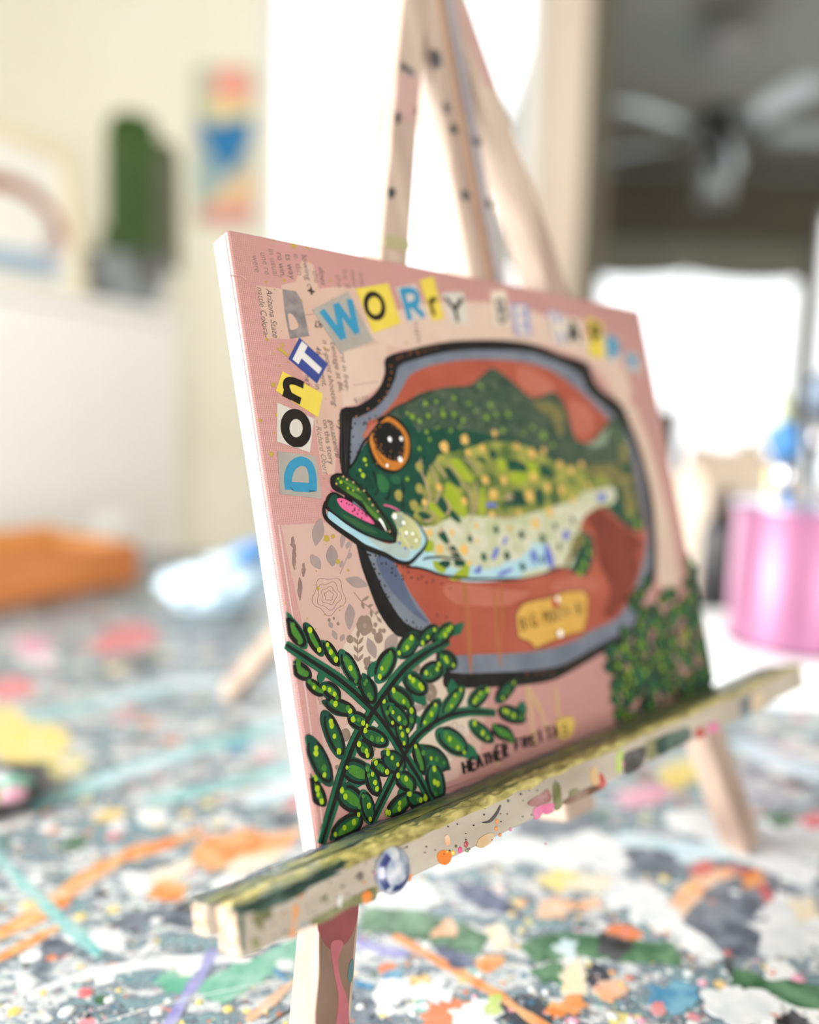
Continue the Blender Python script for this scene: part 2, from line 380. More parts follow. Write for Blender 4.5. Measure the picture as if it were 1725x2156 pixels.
# left half
t_line('teal', [(60, 1700), (200, 1650), (330, 1600), (480, 1560), (600, 1520)], 0.018)
t_line('ice', [(180, 1655), (300, 1618), (420, 1580)], 0.012)
t_line('teal', [(300, 1690), (450, 1660), (630, 1610)], 0.014)
t_line('ice', [(520, 1690), (600, 1660), (650, 1640)], 0.02)
t_line('teal', [(30, 1520), (120, 1500), (260, 1470), (420, 1430)], 0.016)
t_line('ice', [(200, 1480), (380, 1440), (520, 1440)], 0.025)
t_blob('coral', [(200, 1350), (240, 1320), (290, 1310), (335, 1335), (320, 1360), (250, 1375), (205, 1375)])
t_blob('coral', [(-20, 1440), (30, 1425), (75, 1440), (60, 1462), (0, 1475)])
t_blob('yellow', [(-20, 1500), (30, 1490), (60, 1520), (120, 1530), (150, 1560), (120, 1595), (40, 1605), (-10, 1590)])
t_blob('pink', [(30, 1350), (80, 1340), (110, 1365), (60, 1385)])
t_blob('blue', [(480, 1570), (520, 1562), (525, 1580), (490, 1590)])
t_blob('red', [(600, 1690), (640, 1670), (640, 1695), (610, 1705)])
t_line('orange', [(-20, 1975), (80, 1925), (180, 1850), (270, 1800), (340, 1780), (430, 1748)], 0.011, 0.3)
t_line('orange', [(-20, 2030), (60, 1985), (140, 1945)], 0.005)
t_line('peach', [(60, 1920), (160, 1870), (250, 1825)], 0.003)
t_blob('orange', [(400, 1800), (440, 1765), (510, 1752), (580, 1755), (640, 1745), (600, 1790), (540, 1815), (480, 1830), (430, 1835)])
t_blob('cream', [(310, 1840), (350, 1825), (400, 1810), (390, 1840), (330, 1870)])
t_blob('orange', [(310, 1870), (350, 1855), (390, 1870), (360, 1895), (330, 1892)])
t_blob('white', [(262, 1845), (300, 1840), (320, 1860), (295, 1885), (270, 1875)])
t_blob('cream', [(480, 1820), (540, 1800), (600, 1790), (560, 1830), (500, 1845)])
t_line('slate', [(240, 1950), (330, 1930), (420, 1945)], 0.014)
t_blob('white', [(190, 1980), (230, 1955), (270, 1970), (260, 1995), (200, 2000)])
t_line('teal', [(-10, 1800), (60, 1870), (130, 1940), (210, 2010)], 0.006)
t_blob('slate', [(80, 1990), (130, 1975), (160, 1995), (120, 2010)])
t_line('white', [(60, 2100), (150, 2062), (280, 2035), (420, 2020), (530, 2022)], 0.006, 0.5)
t_line('white', [(280, 2030), (310, 2000), (320, 1980)], 0.002)
t_blob('mint', [(332, 2060), (360, 2045), (395, 2050), (398, 2075), (370, 2090), (338, 2085)])
t_blob('mint', [(425, 2070), (470, 2040), (530, 2020), (590, 1990), (640, 1970), (640, 2010), (560, 2060), (500, 2100), (450, 2105)])
t_line('lavender', [(450, 2000), (425, 2050), (390, 2100), (350, 2170)], 0.005, 0.2)
t_line('white', [(210, 2156), (330, 2120), (460, 2090), (620, 2060)], 0.0006)
t_line('white', [(470, 2105), (560, 2080), (640, 2065)], 0.0005)
t_blob('white', [(580, 2030), (610, 2022), (622, 2034), (600, 2045)], 0.001)
t_line('blue', [(575, 2040), (600, 2060), (612, 2080)], 0.0025)
t_line('peach', [(520, 2150), (570, 2110), (620, 2065)], 0.004)
t_line('black', [(560, 2160), (600, 2135), (640, 2118)], 0.0012)
t_drops('yellow', [(170, 2035, 1.4), (250, 2085, 1.2), (420, 2110, 1.4), (90, 2090, 2), (30, 2130, 2.6), (560, 2130, 1.2), (480, 2125, 2), (240, 1915, 3), (170, 1930, 3), (60, 1905, 4)])
t_drops('black', [(55, 2035, 1.6), (180, 2120, 1.0), (615, 2140, .6), (590, 2110, .6), (540, 1995, 1), (605, 2000, 1)])
t_drops('white', [(230, 2105, 2), (330, 2130, 2.5), (140, 2130, 3), (60, 2070, 4), (100, 1740, 5), (330, 1940, 3), (250, 1740, 5)])
t_drops('coral', [(180, 2090, 3), (240, 1760, 4), (100, 1405, 6)])
# right half
t_blob('white', [(760, 1900), (800, 1870), (880, 1850), (920, 1890), (870, 1925), (800, 1930)])
t_line('green', [(760, 1935), (840, 1940), (920, 1960), (1020, 1990)], 0.020, 0.3)
t_line('green', [(1110, 2010), (1190, 1990), (1300, 2000), (1430, 2010)], 0.016, 0.3)
t_line('green', [(1540, 2060), (1620, 2080), (1720, 2100), (1800, 2110)], 0.016, 0.3)
t_blob('green', [(1120, 2040), (1180, 2030), (1190, 2060), (1140, 2065)])
t_blob('cream', [(1030, 1950), (1060, 1945), (1075, 1985), (1050, 2010), (1035, 1990)])
t_blob('peach', [(915, 1955), (945, 1938), (960, 1960), (935, 1975), (912, 1972)], 0.003)
t_line('orange', [(830, 1970), (900, 2010), (960, 2045), (1040, 2090), (1120, 2145), (1180, 2180)], 0.0045, 0.2)
t_blob('navy', [(920, 1990), (980, 2010), (1000, 2030), (960, 2040), (930, 2015)])
t_blob('orange', [(1000, 2020), (1050, 2010), (1060, 2035), (1020, 2045)], 0.002)
t_blob('navy', [(960, 1870), (1010, 1860), (1060, 1890), (1100, 1930), (1040, 1920), (990, 1900)])
t_blob('white', [(1180, 1760), (1250, 1750), (1330, 1790), (1310, 1830), (1230, 1830), (1180, 1800)], 0.01)
t_blob('yellow', [(1140, 1840), (1190, 1830), (1220, 1850), (1180, 1875), (1145, 1865)])
t_blob('cream', [(1180, 1860), (1250, 1840), (1300, 1850), (1270, 1880)])
t_blob('peach', [(1130, 1910), (1180, 1890), (1215, 1910), (1190, 1930), (1140, 1930)])
t_blob('peach', [(1220, 1900), (1255, 1890), (1262, 1912), (1230, 1918)])
t_blob('slate', [(1460, 1840), (1540, 1810), (1640, 1850), (1660, 1930), (1600, 2000), (1500, 2010), (1430, 1960)], 0.008)
t_line('peach', [(1385, 1960), (1430, 1910), (1475, 1860), (1540, 1835)], 0.010, 0.3)
t_line('red', [(1530, 1825), (1590, 1850), (1640, 1930)], 0.006)
t_blob('red', [(1455, 1825), (1490, 1815), (1500, 1835), (1470, 1845)])
t_blob('orange', [(1560, 1845), (1600, 1835), (1605, 1860), (1570, 1870)])
t_blob('white', [(1620, 1900), (1680, 1890), (1740, 1930), (1740, 1990), (1660, 2010), (1600, 2000)], 0.008)
t_blob('cream', [(1670, 1900), (1710, 1895), (1720, 1930), (1680, 1940)])
t_blob('white', [(1270, 1870), (1360, 1860), (1430, 1930), (1380, 1950), (1300, 1910)], 0.008)
t_line('white', [(1320, 1880), (1420, 1950), (1520, 2020)], 0.012)
t_blob('black', [(1255, 1985), (1290, 1970), (1325, 1990), (1320, 2020), (1270, 2015)])
t_blob('black', [(1620, 2145), (1670, 2135), (1700, 2160), (1640, 2170)])
t_blob('black', [(1520, 2025), (1540, 2020), (1538, 2050)], 0.001)
t_blob('blue', [(1370, 2090), (1420, 2070), (1470, 2085), (1450, 2125), (1390, 2125)])
t_blob('blue', [(810, 2050), (840, 2040), (845, 2062), (818, 2068)], 0.001)
t_line('blue', [(750, 2070), (790, 2080)], 0.003)
t_blob('white', [(800, 2070), (850, 2065), (870, 2085), (830, 2110), (790, 2105)])
t_blob('white', [(880, 2075), (930, 2065), (950, 2095), (910, 2115), (880, 2100)])
t_blob('white', [(950, 2130), (1010, 2110), (1060, 2130), (1040, 2165), (970, 2165)])
t_blob('lime', [(1020, 2120), (1050, 2115), (1055, 2135), (1028, 2138)], 0.001)
t_blob('lime', [(1030, 2100), (1055, 2095), (1060, 2110), (1035, 2112)], 0.001)
t_blob('peach', [(1250, 2075), (1290, 2062), (1320, 2085), (1290, 2110), (1260, 2100)], 0.002)
t_blob('cream', [(1190, 2040), (1225, 2020), (1240, 2060), (1215, 2110), (1185, 2090)])
t_blob('orange', [(1170, 2110), (1220, 2095), (1240, 2120), (1200, 2140), (1165, 2135)])
t_blob('coral', [(1370, 2120), (1395, 2112), (1402, 2132), (1378, 2138)], 0.001)
t_blob('white', [(1480, 2090), (1550, 2075), (1640, 2110), (1620, 2150), (1520, 2150)])
t_blob('ice', [(1170, 1990), (1210, 1985), (1220, 2005), (1185, 2012)])
t_line('lavender', [(750, 1980), (800, 2000), (860, 2010)], 0.006)
t_line('white', [(900, 1830), (1000, 1800), (1120, 1790), (1220, 1830)], 0.02)
t_line('ice', [(800, 1850), (900, 1800), (1020, 1740), (1100, 1730)], 0.02)
t_blob('slate', [(1080, 1720), (1180, 1700), (1260, 1730), (1200, 1760), (1110, 1760)])
t_blob('yellow', [(1390, 1620), (1440, 1600), (1480, 1625), (1430, 1660), (1390, 1650)])
t_blob('mint', [(1470, 1650), (1520, 1630), (1550, 1650), (1500, 1680)])
t_blob('pink', [(1290, 1680), (1370, 1650), (1420, 1670), (1340, 1700)])
t_line('white', [(1400, 1720), (1500, 1740), (1600, 1800), (1720, 1850)], 0.03)
t_blob('white', [(1620, 1740), (1690, 1720), (1760, 1760), (1740, 1810), (1650, 1800)], 0.01)
t_blob('green', [(1620, 1720), (1660, 1710), (1680, 1730), (1640, 1745)])
t_blob('coral', [(1690, 1720), (1740, 1710), (1750, 1740), (1700, 1745)])
t_line('ice', [(1300, 1760), (1420, 1790), (1540, 1790)], 0.02)
t_blob('slate', [(1320, 1790), (1400, 1790), (1440, 1830), (1380, 1845), (1330, 1820)])
t_line('ice', [(1550, 1560), (1640, 1600), (1740, 1640)], 0.03)
t_drops('yellow', [(1240, 2030, 1.5), (1310, 2075, 1.2), (1080, 1925, 2), (1100, 1960, 2), (1190, 2080, 1), (1400, 1850, 2.5), (1450, 1870, 2)])
t_drops('orange', [(1290, 2048, 1.5), (1060, 2070, 1), (860, 2030, 1), (1100, 1900, 2.5)])
t_drops('red', [(1533, 2008, 2), (1260, 2080, 1), (1330, 2060, 1), (1500, 1900, 1.5)])
t_drops('pink', [(1350, 2150, 2), (1480, 2070, 2), (1210, 2150, 2), (1000, 2100, 1), (1680, 2060, 3)])
t_drops('white', [(900, 1990, 2), (1150, 2090, 1.5), (1290, 2140, 2), (1330, 2150, 2), (1450, 2050, 2), (1550, 1880, 2.5), (1600, 1930, 2), (1010, 2055, 1.5), (760, 2120, 1.6), (870, 2135, 1.5), (1120, 2085, 1.5)])
t_drops('slate', [(880, 2050, 2), (1100, 2110, 1.5), (1230, 2130, 1.5), (780, 2140, 1.5), (1320, 2110, 2)])

# ================================================================== THE EASEL
MM = 0.001
EO = Vector((149 * MM, -95 * MM, -20 * MM))                 # easel origin inside the sloping frame
easel = empty('tabletop_easel', frame_at(*EO)); tag(easel, 'paint-stained wooden A-frame tabletop easel holding the fish painting', 'easel')
def E_(u, v, n): return Vector((u, v, n)) * MM - EO
wood_pale = ramp_mat('easel_wood', [(150, 124, 112), (206, 182, 166), (216, 196, 176), (196, 166, 154), (212, 190, 170), (164, 140, 128)], 38, 0.6, (1.4, 0.22, 1), bump=0.3)
wood_ledge = mat('ledge_wood', (208, 196, 180), 0.6, (170, 156, 140), 60, bump=0.6, bscale=300, stretch=(0.3, 1, 1))
end_grain = mat('end_grain', (232, 212, 188), 0.8, (186, 150, 116), 420, bump=0.8, bscale=700, sharp=0.5)
steel = mat('bolt_steel', (150, 148, 146), 0.3, metal=1.0)
zf = Vector((0, 0, 1))
def to_local(P): return easel_inv @ P
easel_inv = frame_at(*EO).inverted()
# table level along each leg: solve the slope coordinate where the leg meets the table
def v_at_table(u, n):
    # world z of (u,v,n) = BL.z + U_.z*v + N_.z*n
    return (TABLE_Z - BL.z - N_.z * n * MM) / U_.z / MM
NC = -17.5
vb = v_at_table(0, NC); vr = v_at_table(0, NC - 3)
uL = lambda v: 8.4 + (v + 36.6) * 0.3130
uR = lambda v: 286.5 - (v + 90.9) * 0.279
legL = bar('front_leg', E_(uL(vb + 1), vb + 1, NC), E_(uL(390), 390, NC), 0.0145, 0.015, wood_pale, easel, 0.0012, zf)
legR = bar('front_leg', E_(uR(vr + 1), vr + 1, NC - 3), E_(uR(390), 390, NC - 3), 0.0175, 0.015, wood_pale, easel, 0.0012, zf)
mast = bar('mast', E_(145, -35, -20.5), E_(145, 398, -20.5), 0.0215, 0.016, wood_pale, easel, 0.0012, zf)
mgrey = mat('mast_rail_grey', (180, 170, 168), 0.6, (142, 132, 138), 60, stretch=(1, 0.2, 1))
bar('mast_rail', E_(152.6, 40, -11.5), E_(152.6, 396, -11.5), 0.006, 0.0026, mgrey, easel, 0.0006, zf)
orange_m = mat('orange_drip', (200, 150, 108), 0.5, (178, 128, 92), 80)
bar('paint_run', E_(148.0, 60, -12.2), E_(146.2, 398, -12.2), 0.0017, 0.0012, orange_m, easel, 0.0004, zf)
peach_m = mat('back_rail_wood', (240, 204, 172), 0.6, (226, 186, 150), 60)
bar('back_rail', E_(147, 60, -32), E_(147, 388, -32), 0.0125, 0.006, peach_m, easel, 0.001, zf)
bar('crossbar', E_(54, 120, -33.5), E_(232, 120, -33.5), 0.018, 0.010, wood_pale, easel, 0.001, zf)
foot = to_local(Vector((-0.140, 0.652, TABLE_Z)))
bar('rear_leg', foot + Vector((0, 0.003, 0)), E_(147, 150, -42), 0.016, 0.013, wood_pale, easel, 0.001, Vector((1, 0, 0)))
# hinge bolt through the three legs at the apex
for nz_ in (-15.0,):
    lathe('hinge_bolt', [(0.0045, 0), (0.0048, 0.001), (0.004, 0.0025), (0.0015, 0.0032)], steel, easel, 20, loc=E_(145, 374, -12.6))
# ledge: rear bar carries the canvas, front bar is the lip
def rough_bar(name, lo, hi, nx, amp, material, parent, seed=0):
    """bar with softly uneven hand-worn faces"""
    bm = box_bm(lo, hi, 0.0009, 2)
    return bm_obj(name, bm, material, parent)
rough_bar('ledge_rear_bar', E_(-44, -8.6, 0.3), E_(312, -0.3, 8.6), 60, 0, wood_ledge, easel)
rough_bar('shelf_bar', E_(4, -12.5, -10), E_(300, -3.05, 0.25), 60, 0, wood_ledge, easel)
rough_bar('ledge_front_bar', E_(-41.5, -13.2, 8.8), E_(314, -1.0, 20), 60, 0, wood_ledge, easel)
box('ledge_end_grain', E_(-41.9, -12.8, 9.2), E_(-41.4, -1.4, 19.6), end_grain, easel)
box('ledge_end_grain', E_(-44.4, -8.2, 0.8), E_(-43.9, -1.0, 8.0), end_grain, easel)
# thick dried paint along the top of the ledge
GAIN = 0.8
crust_m = ramp_mat('paint_crust_olive', [(52, 80, 88), (112, 110, 50), (170, 158, 60), (204, 190, 92), (182, 168, 70), (142, 140, 70), (212, 190, 132)], 150, 0.4, (0.5, 1, 1), bump=0.9, coat=0.25)
crust_y = ramp_mat('paint_crust_yellow', [(116, 106, 50), (168, 154, 78), (202, 188, 118), (182, 166, 92)], 220, 0.35, (0.6, 1, 1), bump=0.9, coat=0.3)
crust_b = ramp_mat('paint_crust_blue', [(30, 56, 96), (46, 92, 150), (70, 96, 120), (120, 120, 90), (150, 140, 70)], 60, 0.3, (0.4, 1, 1), bump=0.8, coat=0.3)
GAIN = 0.62
PAINT_DG = ramp_mat('paint_crust_green', [(14, 40, 36), (30, 66, 54), (56, 86, 60)], 90, 0.3, (0.5, 1, 1), bump=0.6, coat=0.3)
def crust(name, u0, u1, n0, n1, v0, amp, nx, ny, material, seed, droop=0.0):
    vs, fs = [], []
    for i in range(nx + 1):
        for j in range(ny + 1):
            s, t = i / nx, j / ny
            u = u0 + (u1 - u0) * s; n = n0 + (n1 - n0) * t
            e = min(1, min(t, 1 - t) * 6 + 0.0); e2 = min(1, min(s, 1 - s) * 60)
            a = noise.noise(Vector((u * 0.11, n * 0.55, seed))) + 0.6 * noise.noise(Vector((u * 0.35, n * 0.9, seed + 9)))
            hh = v0 + (amp * (0.55 + 0.55 * a)) * (0.25 + 0.75 * e) * e2
            nn = n + 0.5 * noise.noise(Vector((u * 0.15, seed, t)))
            if t == 1.0: hh = v0 - droop * (0.5 + 0.5 * noise.noise(Vector((u * 0.12, seed, 1.7)))) 
            vs.append(E_(u, hh, nn))
    for i in range(nx):
        for j in range(ny):
            a = i * (ny + 1) + j; fs.append((a, a + 1, a + ny + 2, a + ny + 1))
    return obj(name, vs, fs, material, easel, True)
crust('dried_paint_layer', -43.5, 311, 0.6, 8.7, -0.15, 0.9, 260, 10, crust_m, 3)
crust('dried_paint_layer', -44.3, 20, 0.2, 5.2, -0.1, 1.1, 90, 8, crust_b, 21)
crust('dried_paint_layer', 15, 150, 0.2, 2.6, -0.1, 1.0, 150, 6, crust_b, 27)
crust('dried_paint_ridge', -40, 313, 8.4, 19.0, -0.85, 1.5, 280, 12, crust_m, 8)
crust('dried_paint_ridge', -6, 313.5, 12.8, 20.8, -0.85, 2.0, 400, 12, crust_y, 15, 2.2)
crust('dried_paint_ridge', -41, 14, 10.4, 16.4, -0.85, 1.5, 90, 10, crust_y, 33)
crust('dried_paint_ridge', -41.6, 4, 16.2, 20.6, -0.9, 1.1, 80, 8, PAINT_DG, 41, 1.5)
# front face marks
def face(x, y, n=20.0):
    p = on_canvas(x, y, n * MM); return Vector((p.x - EO.x, p.y - EO.y))
C6 = lambda X, Y: (400 + X / 3.0804, 1650 + Y / 3.0804)
C7 = lambda X, Y: (900 + X / 2.0909, 1380 + Y / 2.0909)
fz = 20 * MM - EO.z
_fl = [0]
def f_blob(col, px, amp=0.0004, name='paint_smear'):
    _fl[0] += 1
    s = ragged([face(*p) for p in px], amp); m_ = PAINT[col]
    return obj(name, *slab(s, fz - 0.0003, fz + 0.00012 + 0.00001 * _fl[0]), m_, easel)
paint('darkgreen', (26, 62, 52), (52, 84, 66)); paint('olive', (104, 104, 58), (140, 134, 78)); paint('brown', (108, 72, 56), (140, 96, 76)); paint('hotpink', (232, 84, 148), (244, 120, 170)); paint('tan', (214, 176, 128), (226, 196, 152)); paint('umber', (96, 82, 66), (130, 114, 94)); paint('dark', (42, 36, 40), (70, 62, 64)); paint('crimson', (160, 20, 36)); paint('rosewood', (140, 66, 70), (170, 100, 96)); paint('paper_white', (240, 234, 226))
f_blob('darkgreen', [C6(*p) for p in ((318, 850), (420, 770), (560, 690), (640, 660), (760, 640), (860, 600), (985, 572), (900, 615), (780, 670), (740, 710), (640, 760), (540, 800), (480, 840), (400, 835))], 0.0003)
f_blob('darkgreen', [C6(*p) for p in ((318, 850), (345, 850), (350, 960), (345, 1100), (322, 1040))], 0.0003)
f_blob('olive', [C6(*p) for p in ((400, 860), (520, 820), (530, 860), (470, 900), (480, 950), (440, 930))], 0.0003)
f_blob('olive', [C6(*p) for p in ((790, 880), (900, 820), (1040, 740), (1190, 670), (1215, 700), (1190, 760), (1040, 800), (900, 880), (800, 920))], 0.0004)
f_blob('olive', [C6(*p) for p in ((400, 1010), (440, 1000), (450, 1060), (420, 1070))], 0.0003)
f_blob('orange', [C6(*p) for p in ((672, 790), (695, 780), (703, 815), (688, 880), (678, 950), (690, 985), (660, 998), (640, 985), (660, 940), (665, 860))], 0.00015, 'paint_drip')
f_blob('orange', [C6(*p) for p in ((1115, 720), (1150, 698), (1180, 720), (1165, 765), (1125, 778))], 0.0002, 'paint_drop')
f_blob('paper_white', [C6(*p) for p in ((962, 725), (980, 722), (978, 795), (962, 798))], 0.0001, 'paint_drip')
f_blob('umber', [C6(*p) for p in ((1085, 590), (1110, 570), (1125, 600), (1105, 632), (1088, 620))], 0.0001, 'paint_drop')
f_blob('dark', [C6(*p) for p in ((975, 665), (1000, 655), (998, 668), (980, 675))], 0.0001, 'paint_drop')
f_blob('umber', [C6(*p) for p in ((990, 520), (1020, 510), (1030, 540), (1000, 550))], 0.0002)
f_blob('orange', [C6(*p) for p in ((1605, 455), (1650, 430), (1695, 450), (1690, 500), (1650, 525), (1615, 510))], 0.0003, 'paint_drop')
f_blob('peach', [C6(*p) for p in ((1650, 345), (1675, 335), (1685, 380), (1665, 400))], 0.0001, 'paint_drop')
f_blob('peach', [C7(*p) for p in ((75, 800), (92, 792), (98, 825), (82, 835))], 0.0001, 'paint_drop')
f_blob('tan', [C7(*p) for p in ((225, 810), (260, 785), (290, 785), (285, 815), (245, 845), (218, 840))], 0.0002)
f_blob('dark', [C7(*p) for p in ((240, 735), (270, 725), (300, 690), (318, 660), (322, 665), (305, 705), (275, 735))], 0.0001)
f_blob('hotpink', [C7(*p) for p in ((470, 672), (548, 650), (550, 688), (520, 700), (510, 690), (490, 715), (472, 718))], 0.0002)
f_blob('rosewood', [C7(*p) for p in ((440, 650), (500, 610), (530, 590), (540, 640), (480, 665))], 0.0003)
f_blob('olive', [C7(*p) for p in ((552, 575), (580, 565), (590, 660), (560, 675))], 0.0002)
f_blob('olive', [C7(*p) for p in ((625, 600), (660, 588), (665, 625), (635, 640))], 0.0002)
f_blob('brown', [C7(*p) for p in ((600, 640), (690, 590), (770, 560), (775, 585), (700, 620), (620, 655))], 0.0003)
f_blob('red', [C7(*p) for p in ((745, 540), (765, 520), (785, 560), (770, 580), (750, 575))], 0.0002)
f_blob('tan', [C7(*p) for p in ((715, 510), (745, 495), (755, 560), (725, 570))], 0.0002)
f_blob('lime', [C7(*p) for p in ((835, 430), (860, 420), (855, 500), (830, 510))], 0.0002)
f_blob('dark', [C7(*p) for p in ((860, 440), (920, 410), (960, 400), (950, 470), (890, 520), (865, 510))], 0.0004)
f_blob('olive', [C7(*p) for p in ((960, 390), (1010, 370), (1010, 440), (970, 460))], 0.0003)
f_blob('darkgreen', [C7(*p) for p in ((1010, 370), (1100, 330), (1150, 320), (1150, 370), (1080, 410), (1015, 440))], 0.0004)
f_blob('red', [C7(*p) for p in ((1180, 330), (1215, 315), (1220, 350), (1190, 365))], 0.0002)
f_blob('hotpink', [C7(*p) for p in ((1235, 310), (1270, 295), (1275, 330), (1245, 345))], 0.0002)
f_blob('slate', [C7(*p) for p in ((1380, 200), (1420, 180), (1420, 250), (1385, 270))], 0.0003)
f_blob('tan', [C7(*p) for p in ((1425, 180), (1475, 160), (1475, 230), (1430, 250))], 0.0003)
def f_dots(col, pts):
    _fl[0] += 1
    for (x, y, r) in pts: obj('paint_speck', *disc(face(x, y), r * MM, r * MM, fz - 0.0002, fz + 0.0002 + 0.00001 * _fl[0], wob=0.3, seg=10), PAINT[col], easel)
f_dots('orange', [(*C6(720, 730), .5), (*C6(602, 852), .4), (*C6(1130, 640), .45), (*C7(305, 730), .8), (*C7(303, 762), .8), (*C7(320, 790), .6), (*C6(1420, 605), 1.2)])
f_dots('hotpink', [(*C7(143, 855), 1.0), (*C7(365, 765), .6), (*C6(1205, 580), .8), (*C7(860, 478), 1.2), (*C7(520, 830), .3)])
f_dots('crimson', [(*C7(170, 831), 1.0)])
f_dots('yellow', [(*C7(112, 868), .8), (*C7(85, 862), .4)])
f_dots('blue', [(*C6(745, 910), .5), (*C6(690, 870), .25), (*C6(1200, 500), .3)])
f_dots('olive', [(*C7(175, 858), .7), (*C7(125, 840), .5), (*C6(860, 750), .7), (*C6(880, 740), .5)])
rnd = random.Random(5)
f_dots('dark', [(rnd.uniform(560, 1200), 0, 0) for _ in range(0)] + [(*C6(1405, 410), .35), (*C6(1365, 550), .5), (*C6(1395, 570), .5), (*C6(1415, 560), .4), (*C6(625, 960), .4), (*C7(355, 640), .5), (*C7(410, 610), .4)] + [(x, 1806 - (x - 757) * 0.457 + rnd.uniform(15, 90), rnd.uniform(.1, .28)) for x in [rnd.uniform(560, 1180) for _ in range(60)]])
# bolt head with smeared blue and white paint
bc = face(825, 1832)
bolt = lathe('bolt_head', [(0.0068, 0), (0.0068, 0.0008), (0.0062, 0.0016), (0.0050, 0.0024), (0.0030, 0.0030), (0.0008, 0.0032)], mat('bolt_paint', (226, 226, 230), 0.15, (150, 164, 190), 260, metal=0.0, coat=0.6, sharp=0.3), easel, 32, loc=(bc.x, bc.y, fz))
navy = mat('bolt_navy', (26, 36, 100), 0.2, (60, 76, 140), 300, coat=0.5)
BP = [(0.0, 0.00322), (0.0008, 0.0032), (0.0030, 0.0030), (0.0050, 0.0024), (0.0062, 0.0016), (0.0068, 0.0008)]
def bolt_z(r):
    for (a, za), (b, zb) in zip(BP, BP[1:]):
        if r <= b: return za + (zb - za) * (r - a) / (b - a)
    return 0.0008
def bolt_patch(a0, a1, r0, r1, m_):
    vs, fs = [], []
    for i in range(13):
        a = a0 + (a1 - a0) * i / 12
        for r in (r0, (r0 + r1) / 2, r1):
            z = bolt_z(r) + 0.0001
            vs.append(Vector((bc.x + r * math.cos(a), bc.y + r * math.sin(a), fz + z)))
    for i in range(12):
        for j in range(2): fs.append((i * 3 + j, i * 3 + j + 1, i * 3 + j + 4, i * 3 + j + 3))
    return obj('paint_smear', vs, fs, m_, bolt, True)
bolt_patch(1.9, 3.9, 0.0044, 0.0064, navy); bolt_patch(4.2, 6.0, 0.0038, 0.0066, navy); bolt_patch(0.2, 1.2, 0.003, 0.0062, mat('bolt_grey', (110, 124, 156), 0.2, (180, 186, 200), 200)); bolt_patch(5.7, 6.6, 0.0028, 0.0052, mat('bolt_grey2', (128, 134, 156), 0.2))
# paint runs down the near leg, black spatters on the legs and mast
def leg_blob(col, px, n, amp=0.0004, name='paint_smear', m_=None):
    s = ragged([face(x, y, n) for x, y in px], amp, 5)
    z = n * MM - EO.z
    return obj(name, *slab(s, z - 0.0003, z + 0.0002), m_ or PAINT[col], easel)
red_run = mat('leg_red_run', (150, 74, 78), 0.45, (124, 64, 62), 90)
rose_run = mat('leg_rose_run', (196, 110, 120), 0.45, (170, 92, 100), 90)
leg_brown = mat('leg_brown', (146, 116, 98), 0.55, (124, 96, 80), 60)
leg_blob('x', [(680, 1925), (748, 1900), (744, 2000), (734, 2120), (730, 2170), (668, 2170), (672, 2050)], -9.9, 0, 'stained_face', leg_brown)
leg_blob('x', [(676, 1930), (750, 1902), (746, 1955), (728, 1985), (700, 2000), (676, 1975)], -9.75, 0.0003, 'paint_run', red_run)
leg_blob('x', [(697, 1985), (722, 1985), (712, 2020), (716, 2060), (732, 2110), (730, 2170), (708, 2170), (712, 2100), (702, 2040)], -9.65, 0.0003, 'paint_run', rose_run)
leg_blob('x', [(735, 2030), (744, 2020), (741, 2065), (732, 2060)], -9.65, 0.0002, 'paint_run', mat('leg_teal', (84, 118, 118), .5))
for (px, n_) in (([(845, 130), (858, 140), (872, 152), (868, 162), (852, 150), (844, 142)], -9.85), ([(835, 236), (845, 242), (842, 258), (832, 258)], -9.85), ([(818, 397), (832, 400), (830, 414), (818, 416)], -9.85),
                ([(908, 105), (925, 112), (928, 140), (915, 142)], -12.3), ([(934, 215), (946, 225), (944, 240), (936, 236)], -12.3), ([(950, 262), (964, 270), (960, 282), (950, 276)], -12.3), ([(998, 286), (1014, 296), (1010, 308), (998, 300)], -10.1), ([(972, 400), (988, 408), (986, 422), (974, 418)], -12.3), ([(1026, 418), (1036, 425), (1034, 438), (1026, 436)], -10.1), ([(874, 228), (880, 228), (880, 240), (874, 240)], -9.85)):
    leg_blob('black', px, n_, 0.0003, 'paint_spatter')
pinkwash = mat('leg_pink_wash', (196, 160, 152), 0.55, (184, 146, 140), 60)
leg_blob('x', [(840, 160), (880, 165), (872, 250), (836, 245)], -9.9, 0.0005, 'paint_wash', pinkwash)
leg_blob('x', [(812, 520), (858, 528), (858, 505), (816, 498)], -9.9, 0.0005, 'paint_wash', mat('leg_olive_wash', (168, 160, 118), .6))
leg_blob('x', [(960, 0), (990, 40), (1040, 170), (1020, 175), (975, 60)], -12.9, 0.0006, 'paint_wash', pinkwash)

